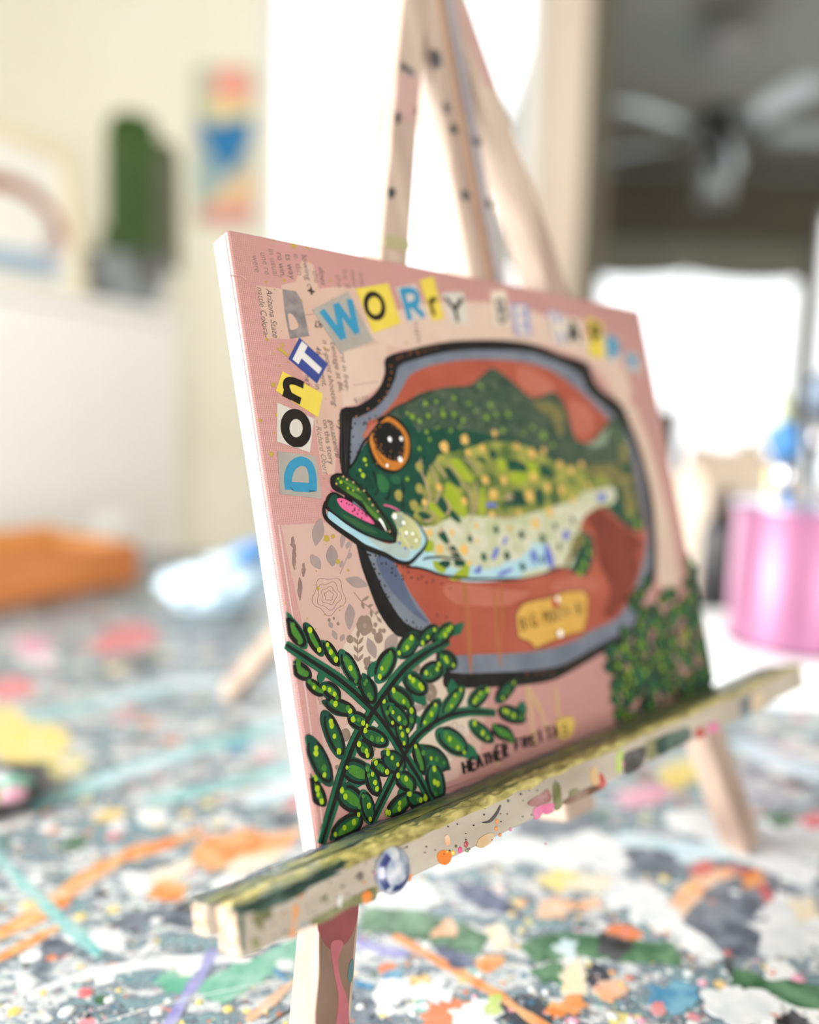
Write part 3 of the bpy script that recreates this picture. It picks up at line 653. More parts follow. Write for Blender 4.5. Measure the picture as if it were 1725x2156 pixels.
# ================================================================== THE PAINTING
GAIN = 0.5
CW, CH = 0.254, 0.2032
painting = empty('painting', frame_at(0, 0, 0)); tag(painting, 'pink canvas with a mounted green fish, ferns and cut-out letters on the easel', 'painting')
def canvas_material():
    M = ramp_mat('canvas_pink_paint', [(206, 150, 142), (218, 164, 156), (224, 174, 164), (214, 156, 150), (222, 176, 162)], 28, 0.42, (1, 1, 1), 0.0)
    nt = M.node_tree; N = nt.nodes; L = nt.links; b = N['Principled BSDF']
    tc = N.new('ShaderNodeTexCoord'); 
    w1 = N.new('ShaderNodeTexWave'); w1.inputs['Scale'].default_value = 420; w1.bands_direction = 'X'; w1.inputs['Distortion'].default_value = 1.0
    w2 = N.new('ShaderNodeTexWave'); w2.inputs['Scale'].default_value = 420; w2.bands_direction = 'Y'; w2.inputs['Distortion'].default_value = 1.0
    for w in (w1, w2): L.new(tc.outputs['Object'], w.inputs['Vector'])
    ad = N.new('ShaderNodeMath'); L.new(w1.outputs[1], ad.inputs[0]); L.new(w2.outputs[1], ad.inputs[1])
    nz = N.new('ShaderNodeTexNoise'); nz.inputs['Scale'].default_value = 140; L.new(tc.outputs['Object'], nz.inputs['Vector'])
    ad2 = N.new('ShaderNodeMath'); ad2.operation = 'MULTIPLY_ADD'; ad2.inputs[1].default_value = 4.0; L.new(nz.outputs[0], ad2.inputs[0]); L.new(ad.outputs[0], ad2.inputs[2])
    bp = N.new('ShaderNodeBump'); bp.inputs['Strength'].default_value = 0.35; bp.inputs['Distance'].default_value = 0.0002
    L.new(ad2.outputs[0], bp.inputs['Height']); L.new(bp.outputs[0], b.inputs['Normal'])
    return M
CANVAS = canvas_material()
bm = box_bm((0, -0.003, -0.0096), (CW, CH, 0), 0.0014, 3)
bm_obj('canvas', bm, CANVAS, painting, True)
# bare sides of the canvas wrap
side_m = mat('canvas_side_white', (244, 236, 234), 0.7, (236, 224, 222), 60, bump=0.3, bscale=900)
box('canvas_side', (-0.0003, -0.0022, -0.0092), (0.0002, CH - 0.0015, -0.0016), side_m, painting)
stret = mat('stretcher_wood', (206, 176, 140), .7)
for lo, hi in (((0.0005, 0.0005, -0.0099), (0.03, CH - 0.0005, -0.0090)), ((CW - 0.03, 0.0005, -0.0099), (CW - 0.0005, CH - 0.0005, -0.0090)), ((0.03, 0.0005, -0.0099), (CW - 0.03, 0.03, -0.0090)), ((0.03, CH - 0.03, -0.0099), (CW - 0.03, CH - 0.0005, -0.0090))):
    box('stretcher_bar', lo, hi, stret, painting)
_H = [0.00003]
def H(step=0.000012):
    _H[0] += step * 0.12; return _H[0]
def cpts(px, h=0.0003): return [on_canvas(x, y, h) for x, y in px]
def clampc(p, lo=0.0012): return Vector((min(max(p.x, lo), CW - lo), min(max(p.y, lo), CH - lo)))
def patch(name, px, m_, parent=painting, smooth=True, sub=5, h=None, label=None, amp=0.0, clamp=False):
    h = h or H(); s = cpts(px, h)
    if smooth: s = spline(s, True, sub)
    if amp: s = [p + Vector((noise.noise(Vector((p.x * 900, p.y * 900, 1))), noise.noise(Vector((p.x * 900, p.y * 900, 7))))) * amp for p in s]
    if clamp: s = [clampc(p) for p in s]
    o = obj(name, *slab(s, 0.00002, h), m_, parent)
    if label: o['label'] = label
    return o
def line(name, px, w, m_, parent=painting, smooth=True, closed=False, taper=0.3, h=None, sub=6, build=True):
    h = h or H(); s = cpts(px, h)
    if smooth: s = spline(s, closed, sub)
    ws = w if isinstance(w, (list, tuple)) else w
    if isinstance(ws, (list, tuple)): ws = [x * MM for x in ws]
    else: ws = ws * MM
    r = ribbon(s, ws, 0.00002, h, closed, taper)
    return obj(name, *r, m_, parent) if build else r
def dots(name, pts, m_, parent=painting, h=None, wob=0.2, each=None, seg=12, asp=1.0):
    """raised paint dots: single pieces, or one joined part when they are too fine to pick apart"""
    h = h or H(); a = Acc(); each = (len(pts) < 62) if each is None else each; res = []
    name = name[:-1] if each and name.endswith('s') else name
    for (x, y, r) in pts:
        c = clampc(on_canvas(x, y, h), r * MM + .0006); vf = disc(c, r * MM, r * MM * asp, 0.00002, h + (0.000001 if parent is painting else 0.00006), wob=wob, seg=seg, ang=random.uniform(-.3, .3), dome=0.55)
        if each: res.append(obj(name, *vf, m_, parent, False))
        else: a.add(vf)
    return res if each else tag(a.build(name, m_, parent), kind='stuff')
S1 = 1725 / 440
C1 = lambda X, Y: (460 + X / S1, 450 + Y / S1)
C2 = lambda X, Y: (660 + X / S1, 800 + Y / S1)
C4 = lambda X, Y: (580 + X / 3.0804, 1250 + Y / 3.0804)
C5 = lambda X, Y: (960 + X / 2.9741, 1100 + Y / 2.9741)
Z3 = lambda X, Y: (660 + X / 4.3125, 560 + Y / 4.3125)
Z4 = lambda X, Y: (1000 + X / 4.5395, 580 + Y / 4.5395)
F1 = lambda X, Y: (820 + X / 4.6857, 780 + Y / 4.6857)
F2 = lambda X, Y: (1060 + X / 4.6882, 780 + Y / 4.6882)
def mp(fn, *pts): return [fn(*p) for p in pts]
# ---- paints
def pt(name, c, c2=None, scale=120, rough=0.42, sharp=0.0, stretch=None, bump=0.35):
    return mat('art_' + name, c, rough, c2 or tuple(min(255, int(x * 1.12 + 6)) for x in c), scale, bump=bump, bscale=500, sharp=sharp, stretch=stretch, spec=0.18)
BLACK = pt('black', (18, 17, 18), (34, 32, 33), 160)
GREYB = pt('blue_grey', (112, 118, 134), (138, 144, 156), 70); GREYD = pt('slate_blue', (84, 96, 124), (104, 114, 140), 80)
BROWN = pt('red_brown', (170, 78, 60), (196, 104, 82), 38); BROWN_D = pt('dark_red_brown', (124, 50, 38), (146, 66, 50), 60); BROWN_L = pt('salmon_brown', (206, 124, 104), (190, 104, 84), 60)
DGREEN = pt('deep_green', (16, 66, 54), (26, 88, 66), 150); GGREEN = pt('fern_green', (22, 92, 66), (38, 112, 80), 170, stretch=(1, .3, 1)); MGREEN = pt('leaf_green', (62, 124, 42), (84, 146, 52), 200)
LIME = pt('lime', (172, 204, 22), (190, 216, 44), 200); ORANGE = pt('orange', (206, 122, 40), (222, 142, 58), 160); DOTOR = pt('dot_orange', (244, 190, 98), (248, 204, 120), 260)
PINK = pt('mouth_pink', (240, 92, 150), (248, 124, 172), 220); ICE = pt('ice_blue', (170, 216, 232), (196, 230, 238), 140); WHITE = mat('art_white', (300, 300, 298), .35); BLUE = pt('periwinkle', (98, 112, 206), (120, 132, 214), 200)
BODYD = pt('body_dark', (44, 72, 58), (86, 102, 82), 190, sharp=0.3); BODYM = pt('body_olive', (84, 112, 58), (176, 174, 84), 110, sharp=.45); BELLY = pt('belly_pale', (232, 226, 204), (196, 204, 158), 110, sharp=.3); CHART = pt('chartreuse', (160, 184, 34), (178, 190, 60), 150); KHAKI = pt('fin_khaki', (150, 136, 82), (110, 110, 66), 300, sharp=0.4); OLIVE_D = pt('olive_dot', (156, 148, 66), (184, 174, 96), 400); TAUPE = pt('taupe_line', (176, 150, 122)); GOLD = pt('gold_plate', (226, 172, 74), (238, 190, 98), 120); OCHRE = pt('ochre_drip', (188, 122, 66), (180, 104, 70), 60); OCHRE2 = pt('ochre_drip_pink', (216, 182, 122), (214, 168, 148), 60); YELSP = pt('splatter_ochre', (184, 158, 64))
# ---- paper scraps
NEWS = mat('newsprint_scrap', (226, 190, 170), 0.5, (216, 176, 158), 40, bump=0.5, bscale=260)
NEWS2 = mat('newsprint_scrap_pale', (234, 206, 186), 0.5, (224, 190, 172), 45, bump=0.5, bscale=260)
FLOR = mat('floral_paper', (216, 176, 162), 0.5, (222, 184, 170), 30, bump=0.3, bscale=300); FLOR2 = mat('floral_paper_cream', (232, 214, 194), 0.5, (224, 196, 178), 34, bump=0.3, bscale=300)
patch('newsprint_scrap', mp(C1, (520, 590), (640, 560), (690, 380), (780, 420), (830, 620), (980, 600), (1250, 620), (1500, 900), (1720, 930), (1720, 1050), (1450, 1150), (1390, 1200), (1340, 1420), (1150, 1580), (1010, 1600), (1005, 1690), (960, 2150), (860, 2150), (790, 1700), (850, 1500), (700, 1330), (640, 1030), (560, 1030)), NEWS, smooth=False)
patch('newsprint_scrap', mp(C1, (310, 590), (530, 620), (590, 1035), (400, 1030)), NEWS, smooth=False)
patch('newsprint_scrap', mp(C1, (1000, 1140), (1390, 1060), (1400, 1190), (1345, 1400), (1150, 1560), (1030, 1590)), NEWS2, smooth=False)
patch('newsprint_scrap', [(760, 690), (900, 640), (1060, 640), (1180, 680), (1300, 760), (1330, 830), (1300, 840), (1240, 765), (1130, 725), (1000, 715), (860, 735)], NEWS2)
patch('newsprint_scrap', [(1290, 850), (1340, 860), (1400, 1050), (1430, 1220), (1390, 1230), (1370, 1100), (1340, 930)], NEWS2)
patch('floral_scrap', [(592, 1106), (700, 1100), (760, 1150), (800, 1260), (850, 1330), (940, 1440), (1030, 1450), (1010, 1590), (960, 1640), (780, 1700), (700, 1690), (655, 1400)], FLOR, smooth=False)
patch('floral_scrap', mp(C4, (420, 420), (520, 220), (640, 120), (720, 160), (800, 260), (900, 240), (1090, 480), (1110, 620), (1250, 640), (1260, 880), (1130, 1090), (950, 1000), (700, 1000), (480, 1000), (420, 900), (560, 760), (540, 560)), FLOR2, amp=0.0006)
# ---- newsprint words
FT = bpy.data.curves.new('type', 'FONT'); FTO = bpy.data.objects.new('type', FT); COL.objects.link(FTO)
def text_mesh(s, shear=0.0, bold=0.0):
    FT.body = s; FT.shear = shear; FT.offset = bold; FT.resolution_u = 3; FT.size = 1
    dg = bpy.context.evaluated_depsgraph_get(); dg.update(); me = FTO.evaluated_get(dg).to_mesh()
    vs = [v.co.copy() for v in me.vertices]; fs = [tuple(p.vertices) for p in me.polygons]
    FTO.evaluated_get(dg).to_mesh_clear()
    return vs, fs
INK = mat('ink_black', (44, 38, 36), 0.6, (70, 62, 58), 500, spec=.1); INKG = mat('ink_grey', (146, 118, 112), 0.6, (172, 140, 132), 300, spec=.1); INKM = mat('ink_mid', (104, 90, 88), 0.6, (136, 116, 112), 400, spec=.1)
def words(s, a, b, hmm, m_, shear=0.0, bold=0.0, name='printed_words', parent=painting):
    h = H(); A, Bp = on_canvas(*a, h), on_canvas(*b, h)
    vs, fs = text_mesh(s, shear, bold)
    if not vs: return
    x0, x1 = min(v.x for v in vs), max(v.x for v in vs); k = (Bp - A).length / (x1 - x0)
    ex = (Bp - A).normalized(); ey = Vector((-ex.y, ex.x))
    out = [Vector(((A + ex * ((v.x - x0) * k) + ey * (v.y * hmm * MM / 0.7)).x, (A + ex * ((v.x - x0) * k) + ey * (v.y * hmm * MM / 0.7)).y, h)) for v in vs]
    return obj(name, out, fs, m_, parent)
W1 = lambda s, a, b, hh, m_, sh=0.0, bo=0.0: words(s, C1(*a), C1(*b), hh, m_, sh, bo)
W1('on this story', (860, 1700), (915, 2070), 2.3, INK); W1('gcu.azcentral', (912, 1700), (970, 2020), 2.3, INK, 0.3, 0.006); W1('\u2013 Richard Obert', (797, 1700), (870, 2156), 2.3, INKM, 0.3)
W1('n 3-point shooting', (858, 1040), (945, 1590), 2.4, INK, 0.25); W1('centage at 86,', (925, 1060), (998, 1470), 2.4, INK, 0.25); W1('rst in free-', (1003, 1145), (1050, 1465), 2.4, INK, 0.25)
W1('46 percent,', (800, 1095), (860, 1425), 2.4, INK, 0.25); W1('ne a', (712, 1335), (722, 1420), 2.4, INK); W1('in', (795, 1410), (803, 1450), 2.4, INK)
W1('Arizona State', (392, 615), (450, 1022), 2.5, INKM, 0.2, 0.006); W1('nattle Colora-', (318, 605), (378, 1022), 2.4, INKM, 0.1)
W1('were', (275, 340), (300, 480), 2.6, INKG); W1('une re', (345, 320), (385, 500), 2.6, INKG); W1('in usual', (410, 290), (455, 512), 2.6, INKG); W1('ro win,', (480, 320), (515, 522), 2.6, INKM); W1('ts way', (550, 330), (590, 540), 2.6, INKM); W1('e. din', (620, 330), (655, 505), 2.6, INKG); W1('lowing c', (685, 340), (735, 605), 2.6, INKM)
W1('the', (772, 470), (795, 570), 2.6, INKG); W1('does', (825, 440), (850, 590), 2.6, INKM, 0.3); W1('the', (962, 500), (985, 610), 2.6, INKG); W1('be fl', (1020, 460), (1048, 610), 2.6, INKG); W1('team', (1090, 460), (1110, 600), 2.6, INKG); W1('one', (1160, 480), (1175, 590), 2.6, INKG)
W1('+', (742, 672), (800, 684), 3.6, INK, 0, 0.04); W1('87', (850, 885), (785, 880), 2.6, INK, 0, 0.01); W1('2016', (1235, 1500), (1115, 1525), 2.4, INKM); W1('THEN', (1600, 860), (1640, 1060), 2.4, INKM); W1('by', (985, 1700), (990, 1790), 2.4, INK)
line('ruled_line', mp(C1, (690, 838), (790, 828)), 0.15, INKM, taper=0); line('ruled_line', mp(C1, (1115, 1415), (1320, 1385)), 0.15, INKM, taper=0)
PHOTO = ramp_mat('halftone_photo', [(96, 90, 92), (140, 130, 130), (176, 162, 158), (120, 112, 114)], 130, 0.6)
patch('printed_photo', mp(C1, (528, 622), (640, 640), (690, 720), (720, 860), (752, 1010), (590, 1032), (548, 810)), PHOTO, smooth=False)
patch('printed_photo', mp(C1, (575, 830), (620, 840), (660, 930), (600, 960), (585, 910)), NEWS, smooth=True)
# ---- flowers and leaves printed on the paper
PRT = mat('print_brown', (140, 116, 100), 0.55, (158, 134, 118), 200); PRG = mat('print_grey', (160, 140, 136), 0.55, (176, 154, 148), 160); PRL = mat('print_line', (166, 132, 126), 0.6)
def leafpts(a, b, w, bend=0.0, blunt=False):
    a, b = Vector(a), Vector(b); d = b - a; nn = Vector((-d.y, d.x)).normalized()
    if blunt:
        prof = [(0, 0), (.05, .45), (.2, .85), (.45, 1), (.72, .92), (.92, .55), (1, 0), (.92, -.55), (.72, -.92), (.45, -1), (.2, -.85), (.05, -.45)]
        return [tuple(a + d * t + nn * (s * w / 2 + bend * math.sin(t * math.pi))) for t, s in prof]
    prof = [(0, 0), (.2, .62), (.45, 1), (.7, .8), (.9, .35), (1, 0), (.9, -.35), (.7, -.8), (.45, -1), (.2, -.62)]
    return [tuple(a + d * t + nn * (s * w / 2 + bend * math.sin(t * math.pi))) for t, s in prof]
def pleaf(a, b, w, m_, fn=C4): patch('printed_leaf', [fn(*p) for p in leafpts(a, b, w)], m_, sub=2)
for a, b, w in (((480, 235), (482, 65), 62), ((650, 420), (600, 285), 62), ((715, 380), (790, 250), 80), ((400, 300), (370, 235), 34), ((425, 310), (445, 260), 32), ((370, 225), (350, 180), 30), ((720, 0), (640, 20), 40), ((880, 740), (960, 745), 50), ((600, 560), (650, 600), 40)): pleaf(a, b, w, PRG)
for a, b, w in (((535, 440), (535, 230), 6), ((535, 290), (512, 310), 0), ): pass
line('printed_stem', mp(C4, (537, 440), (534, 330), (537, 232)), 0.35, PRT, taper=.2)
for y in (290, 345, 400):
    pleaf((537, y + 40), (508, y - 10), 20, PRT); pleaf((537, y + 40), (572, y - 10), 20, PRT)
pleaf((536, 290), (538, 232), 22, PRT)
line('printed_stem', mp(C4, (510, -10), (560, 50), (620, 100), (690, 185)), 0.3, PRT, taper=.2)
for a, b in (((560, 50), (610, 15)), ((560, 50), (575, 100)), ((600, 85), (635, 70)), ((620, 100), (625, 155)), ((650, 135), (670, 110)), ((660, 150), (690, 190))): pleaf(a, b, 20, PRT)
for fx, fy, r in ((580, 205, 28), (1005, 640, 26), (905, 470, 20)):
    for k in range(5):
        a = k * 1.2566 + .3; pxy = C4(fx + r * .72 * math.cos(a), fy + r * .9 * math.sin(a)); dots('printed_petal', [(*pxy, r * 0.085)], PRT, seg=10)
    dots('printed_flower_eye', [(*C4(fx, fy), r * .05)], PRG)
dots('printed_dots', [(*C4(x, y), r) for x, y, r in ((650, 202, .9), (670, 285, 2.0), (640, 245, 1.1), (705, 240, .9), (682, 240, .9), (485, 295, 1.5), (595, 440, 1.6), (625, 457, 1.0), (970, 720, 1.8), (940, 675, 1.0), (610, 415, .6), (455, 915, 2.2), (640, 1010, .8), (590, 480, .8), (935, 900, 1.2), (400, 1125, .8), (1255, 990, 1.2), (1180, 640, 1.6), (350, 170, .6), (380, 160, .5), (408, 195, .6))], PRT)
for a, b, w in (((60, 1140), (20, 1370), 100), ((250, 1250), (235, 1390), 40), ((160, 1540), (150, 1360), 100), ((270, 1640), (450, 1700), 90), ((-20, 1440), (60, 1560), 80), ((300, 1330), (275, 1395), 36), ((310, 1420), (290, 1480), 36), ((240, 1490), (225, 1550), 30), ((300, 1850), (320, 2000), 70)): pleaf(a, b, w, PRG, C2)
line('printed_stem', mp(C2, (330, 1300), (290, 1440), (220, 1600)), 0.3, PRG)
for k, (rx, ry) in enumerate(((130, 150), (95, 110), (62, 70), (34, 40))):
    n = 26; line('printed_rose', [C2(130 + rx * (1 + .12 * math.sin(a * 5 + k)) * math.cos(a), 1780 + ry * (1 + .12 * math.sin(a * 5 + k)) * math.sin(a)) for a in [2 * math.pi * i / n for i in range(n)]], 0.14, PRL, closed=True, sub=2)
for fx, fy, R_ in ((430, 500, 60), (1165, 920, 90), (320, 680, 50), (1160, 1010, 60)):
    for k in range(8):
        a = k * 0.785; line('printed_line_flower', [C4(fx + R_ * .25 * math.cos(a), fy + R_ * .25 * math.sin(a)), C4(fx + R_ * .7 * math.cos(a - .25), fy + R_ * .8 * math.sin(a - .25)), C4(fx + R_ * .8 * math.cos(a), fy + R_ * math.sin(a)), C4(fx + R_ * .7 * math.cos(a + .25), fy + R_ * .8 * math.sin(a + .25)), C4(fx + R_ * .25 * math.cos(a), fy + R_ * .25 * math.sin(a))], 0.14, PRT, taper=0)
for (x, y, w, hh) in ((620, 1170, 8, 60), (632, 1240, 10, 50), (640, 1200, 8, 30), (617, 1140, 8, 25)): patch('ink_smudge', [(x, y - hh / 2), (x + w / 2, y), (x, y + hh / 2), (x - w / 2, y + 4)], INKG, amp=0.0006)
line('canvas_crease', [(587, 1105), (612, 1270), (640, 1430), (664, 1610), (684, 1772)], 0.28, mat('crease_white', (246, 222, 218), .4), taper=.1)
line('canvas_crease', [(905, 1672), (1000, 1640), (1120, 1598), (1270, 1538)], 0.2, mat('crease_dark', (176, 112, 106), .6), taper=.4)
line('canvas_crease', mp(C1, (90, 510), (190, 515), (230, 545)), 0.25, mat('crease_light', (232, 180, 172), .4))
# ---- ochre drips and splatter
for px, w in (([(1110, 1430), (1118, 1500), (1128, 1575)], 3.2), ([(1170, 1440), (1176, 1500), (1190, 1560)], 2.4), ([(1045, 1580), (1050, 1615)], 3.5), ([(1115, 1450), (1140, 1500), (1160, 1560)], 3)): line('paint_drip', px, [w * .5, w, w * .8, w * 1.1, w * .4], OCHRE2, taper=.5)
dots('paint_splatter', [(*C1(x, y), r) for x, y, r in ((615, 205, 1.0), (735, 260, .7), (455, 205, .4), (545, 550, .6), (765, 400, .4), (925, 552, .5), (530, 1080, .7), (455, 1155, .4), (455, 1410, .8), (480, 1660, .6), (350, 1705, .6), (440, 1980, .8), (610, 1120, .3), (505, 1255, .4), (395, 560, .4), (690, 715, .4), (400, 1035, .6), (885, 1110, .5), (1550, 1065, .5))] + [(*C2(110, 1310), 1.2), (*C2(165, 1290), .8), (*C2(205, 1500), .9), (*C2(40, 1720), .6), (*C2(290, 1570), .5), (*C4(365, 1230), .8), (*C4(130, 1240), .3)] + [(random.uniform(560, 720), random.uniform(560, 1400), random.uniform(.12, .3)) for _ in range(70)], YELSP, wob=.6)
line('paint_splatter', mp(C1, (490, 1110), (540, 1140), (575, 1175)), 1.0, YELSP, taper=.6)

# ---- cut-out letters
T_GREY = mat('tile_grey', (188, 180, 168), 0.6, (164, 156, 146), 60); T_WHITE = mat('tile_white', (226, 218, 206), 0.6, (216, 206, 194), 50); T_YEL = mat('tile_yellow', (236, 208, 62), 0.6, (242, 216, 84), 200); T_BLUE = mat('tile_navy', (38, 58, 140), 0.6, (48, 70, 150), 200); T_PALE = mat('tile_pale', (222, 206, 194), 0.6, (208, 196, 186), 40); T_LAV = mat('tile_lavender', (150, 152, 196), 0.6, (166, 168, 206), 60); T_CREAM = mat('tile_cream', (238, 222, 200), 0.6)
L_CYAN = mat('letter_cyan', (32, 142, 184), 0.6, (44, 152, 192), 300); L_BLK = mat('letter_black', (36, 30, 27), 0.6, (50, 43, 39), 300, spec=.1); L_WHT = mat('letter_white', (236, 230, 224), 0.6); L_GREY = mat('letter_grey', (120, 112, 108), 0.6)
def tile(fn, quad, tm, strokes, w, lm, tname='letter_tile', letter='letter'):
    t = patch(tname, mp(fn, *quad), tm, smooth=False, h=H(0.00004))
    h = H(0.00003); a = Acc()
    for si, st in enumerate(strokes):
        closed = st[0] == 'C'; smooth = st[0] in ('C', 'S'); p = st[1:] if isinstance(st[0], str) else st
        a.add(line('', mp(fn, *p), w * 1.3, None, smooth=smooth, closed=closed, taper=0, h=h + si * 0.0000015, build=False))
    a.build(letter, lm, t); H(0.00002)
    return t
ident = lambda x, y: (x, y)
def ell(cx, cy, rx, ry, ang=0, n=16): return ['C'] + [(cx + rx * math.cos(t) * math.cos(ang) - ry * math.sin(t) * math.sin(ang), cy + rx * math.cos(t) * math.sin(ang) + ry * math.sin(t) * math.cos(ang)) for t in [2 * math.pi * i / n for i in range(n)]]
tile(ident, ((585, 950), (666, 960), (678, 1050), (590, 1040)), T_GREY, [[(609, 1031), (608, 1024), (659, 1027), (659, 1033)], ['S', (608, 1026), (607, 1003), (616, 981), (634, 971), (651, 979), (658, 1000), (659, 1029)]], 2.5, L_CYAN)
tile(C1, ((487, 1560), (790, 1690), (755, 1970), (485, 1880)), T_WHITE, [ell(641, 1770, 90, 118, -.15)], 2.75, L_BLK)
tile(C1, ((530, 1300), (862, 1485), (825, 1680), (475, 1460)), T_YEL, [[(535, 1472), (680, 1548)], ['S', (705, 1415), (620, 1380), (572, 1385), (560, 1425), (580, 1480), (590, 1500)]], 2.1, L_BLK)
tile(C1, ((670, 1022), (905, 1240), (815, 1400), (580, 1195)), T_BLUE, [[(637, 1222), (713, 1072)], [(675, 1147), (842, 1300)]], 2.1, L_WHT)
tile(C1, ((775, 790), (1070, 640), (1285, 1050), (1010, 1150)), T_GREY, [[(852, 797), (1030, 1030)], [(1030, 1032), (972, 745)], [(972, 745), (1145, 985)], [(1145, 985), (1083, 706)]], 2.3, L_CYAN)
tile(Z3, ((385, 205), (680, 155), (795, 520), (545, 610)), T_YEL, [ell(557, 362, 78, 110, -.25)], 1.75, L_BLK)
tile(Z3, ((750, 195), (930, 160), (1035, 460), (870, 520)), T_PALE, [[(800, 210), (880, 490)], ['S', (800, 232), (880, 222), (935, 250), (940, 320), (900, 355), (835, 355)], [(895, 350), (1005, 458)]], 2.2, L_CYAN)
tile(Z3, ((965, 130), (1090, 95), (1190, 480), (1085, 500)), T_YEL, [[(1055, 305), (1098, 450)], ['S', (1062, 345), (1080, 310), (1118, 300)]], 1.5, L_BLK)
tile(Z3, ((1165, 245), (1360, 235), (1420, 520), (1270, 530)), T_WHITE, [[(1200, 285), (1285, 395)], [(1350, 295), (1285, 395)], [(1285, 385), (1312, 508)]], 1.6, L_BLK)
tile(Z4, ((150, 150), (290, 140), (340, 470), (200, 480)), T_CREAM, [[(212, 235), (240, 450)], ['S', (212, 240), (262, 245), (280, 300), (228, 335)], ['S', (228, 335), (290, 340), (298, 410), (240, 445)]], 1.6, L_GREY)
tile(Z4, ((345, 265), (510, 275), (545, 580), (385, 570)), T_LAV, [[(405, 300), (435, 545)], [(405, 312), (475, 322)], [(420, 420), (485, 425)], [(433, 530), (505, 535)]], 2.0, T_CREAM)
tile(Z4, ((690, 320), (860, 370), (890, 650), (770, 640)), T_LAV, [[(735, 345), (790, 630)], [(825, 370), (865, 640)], [(760, 485), (850, 500)]], 2.6, T_CREAM)
tile(Z4, ((875, 400), (1020, 430), (1040, 660), (890, 650)), T_CREAM, [[(905, 630), (938, 440)], [(938, 440), (1005, 640)], [(918, 570), (980, 575)]], 2.4, L_BLK)
tile(Z4, ((1075, 400), (1210, 450), (1245, 790), (1100, 770)), T_YEL, [[(1115, 470), (1140, 640)], ['S', (1115, 475), (1170, 490), (1185, 560), (1132, 570)]], 2.2, L_BLK)
tile(Z4, ((1235, 550), (1380, 600), (1400, 830), (1245, 810)), T_PALE, [[(1275, 590), (1300, 800)], ['S', (1275, 605), (1345, 630), (1360, 710), (1290, 720)]], 3.2, L_CYAN)
tile(Z4, ((1430, 720), (1570, 760), (1590, 940), (1450, 910)), T_PALE, [[(1450, 750), (1500, 820)], [(1555, 790), (1500, 820)], [(1500, 815), (1515, 905)]], 2.8, L_CYAN)

# ---- plaque
plaque = empty('painted_plaque'); plaque.parent = painting
OUT = [(719, 862), (752, 855), (783, 836), (802, 812), (812, 784), (814, 752), (860, 737), (905, 726), (955, 718), (1005, 716), (1060, 716), (1105, 721), (1140, 730), (1185, 748), (1236, 764), (1250, 798), (1270, 824), (1308, 850), (1328, 892), (1347, 940), (1364, 1000), (1376, 1060), (1381, 1120), (1383, 1180), (1378, 1225), (1360, 1245), (1348, 1290), (1338, 1334), (1300, 1357), (1250, 1386), (1200, 1415), (1160, 1434), (1100, 1443), (1040, 1447), (980, 1449), (938, 1447), (934, 1412), (918, 1370), (900, 1338), (850, 1342), (828, 1330), (800, 1290), (778, 1235), (762, 1190), (752, 1148), (735, 1100), (722, 1000), (716, 960), (717, 905)]
GRY = [(742, 886), (752, 880), (790, 860), (816, 832), (833, 796), (842, 770), (880, 756), (940, 742), (1000, 737), (1100, 740), (1150, 753), (1218, 785), (1240, 826), (1290, 870), (1320, 910), (1344, 970), (1361, 1060), (1369, 1130), (1370, 1195), (1346, 1240), (1336, 1325), (1290, 1343), (1200, 1393), (1150, 1408), (1060, 1415), (950, 1416), (938, 1385), (912, 1335), (880, 1325), (850, 1308), (818, 1262), (793, 1210), (770, 1155), (748, 1090), (738, 985)]
BRN = [(770, 905), (800, 878), (830, 845), (850, 812), (864, 790), (900, 772), (960, 760), (1020, 757), (1100, 762), (1160, 780), (1215, 818), (1262, 862), (1300, 905), (1330, 960), (1350, 1060), (1362, 1130), (1350, 1200), (1325, 1262), (1300, 1300), (1250, 1325), (1200, 1352), (1120, 1372), (1000, 1378), (945, 1376), (918, 1330), (893, 1290), (865, 1250), (842, 1205), (820, 1165), (780, 1080)]
patch('plaque_rim', OUT, BLACK, plaque, sub=3, h=H(0.00004), label='thick black painted rim of the plaque')
patch('plaque_bevel', GRY, GREYB, plaque, sub=3, h=H(0.00003), label='blue grey bevel of the plaque')
patch('plaque_shade', mp(C2, (520, 1470), (640, 1480), (760, 1700), (850, 1880), (960, 2010), (880, 1970), (760, 1870), (640, 1730), (560, 1600)), GREYD, plaque)
patch('plaque_panel', BRN, BROWN, plaque, sub=3, h=H(0.00003), label='red brown wooden panel of the plaque')
for px, m_ in (([(1255, 1105), (1290, 1120), (1330, 1150), (1345, 1200), (1320, 1260), (1290, 1300), (1270, 1290), (1285, 1240), (1260, 1180)], BROWN_D), ([(1230, 1075), (1260, 1068), (1300, 1100), (1350, 1135), (1345, 1160), (1290, 1140), (1245, 1110)], BROWN_D), ([(1090, 770), (1140, 790), (1170, 820), (1140, 830), (1100, 815)], BROWN_L), ([(1180, 1220), (1240, 1215), (1260, 1240), (1210, 1250), (1160, 1240)], BROWN_L), ([(940, 1230), (1060, 1240), (1120, 1250), (1060, 1275), (960, 1270)], BROWN_L), ([(1200, 840), (1240, 860), (1250, 900), (1220, 915), (1205, 890)], BROWN_L)): patch('plaque_wood_tone', px, m_, plaque, amp=0.0008)
for px, w in (([(975, 1215), (985, 1290), (992, 1420)], 3.0), ([(1040, 1240), (1045, 1300), (1055, 1405)], 2.6), ([(1055, 1230), (1060, 1330)], 2)): line('ochre_drip', px, [w * .6, w, w * .5, w * .9, w * .4], OCHRE, plaque, taper=.6)
DOTB = pt('rim_dot', (176, 104, 60))
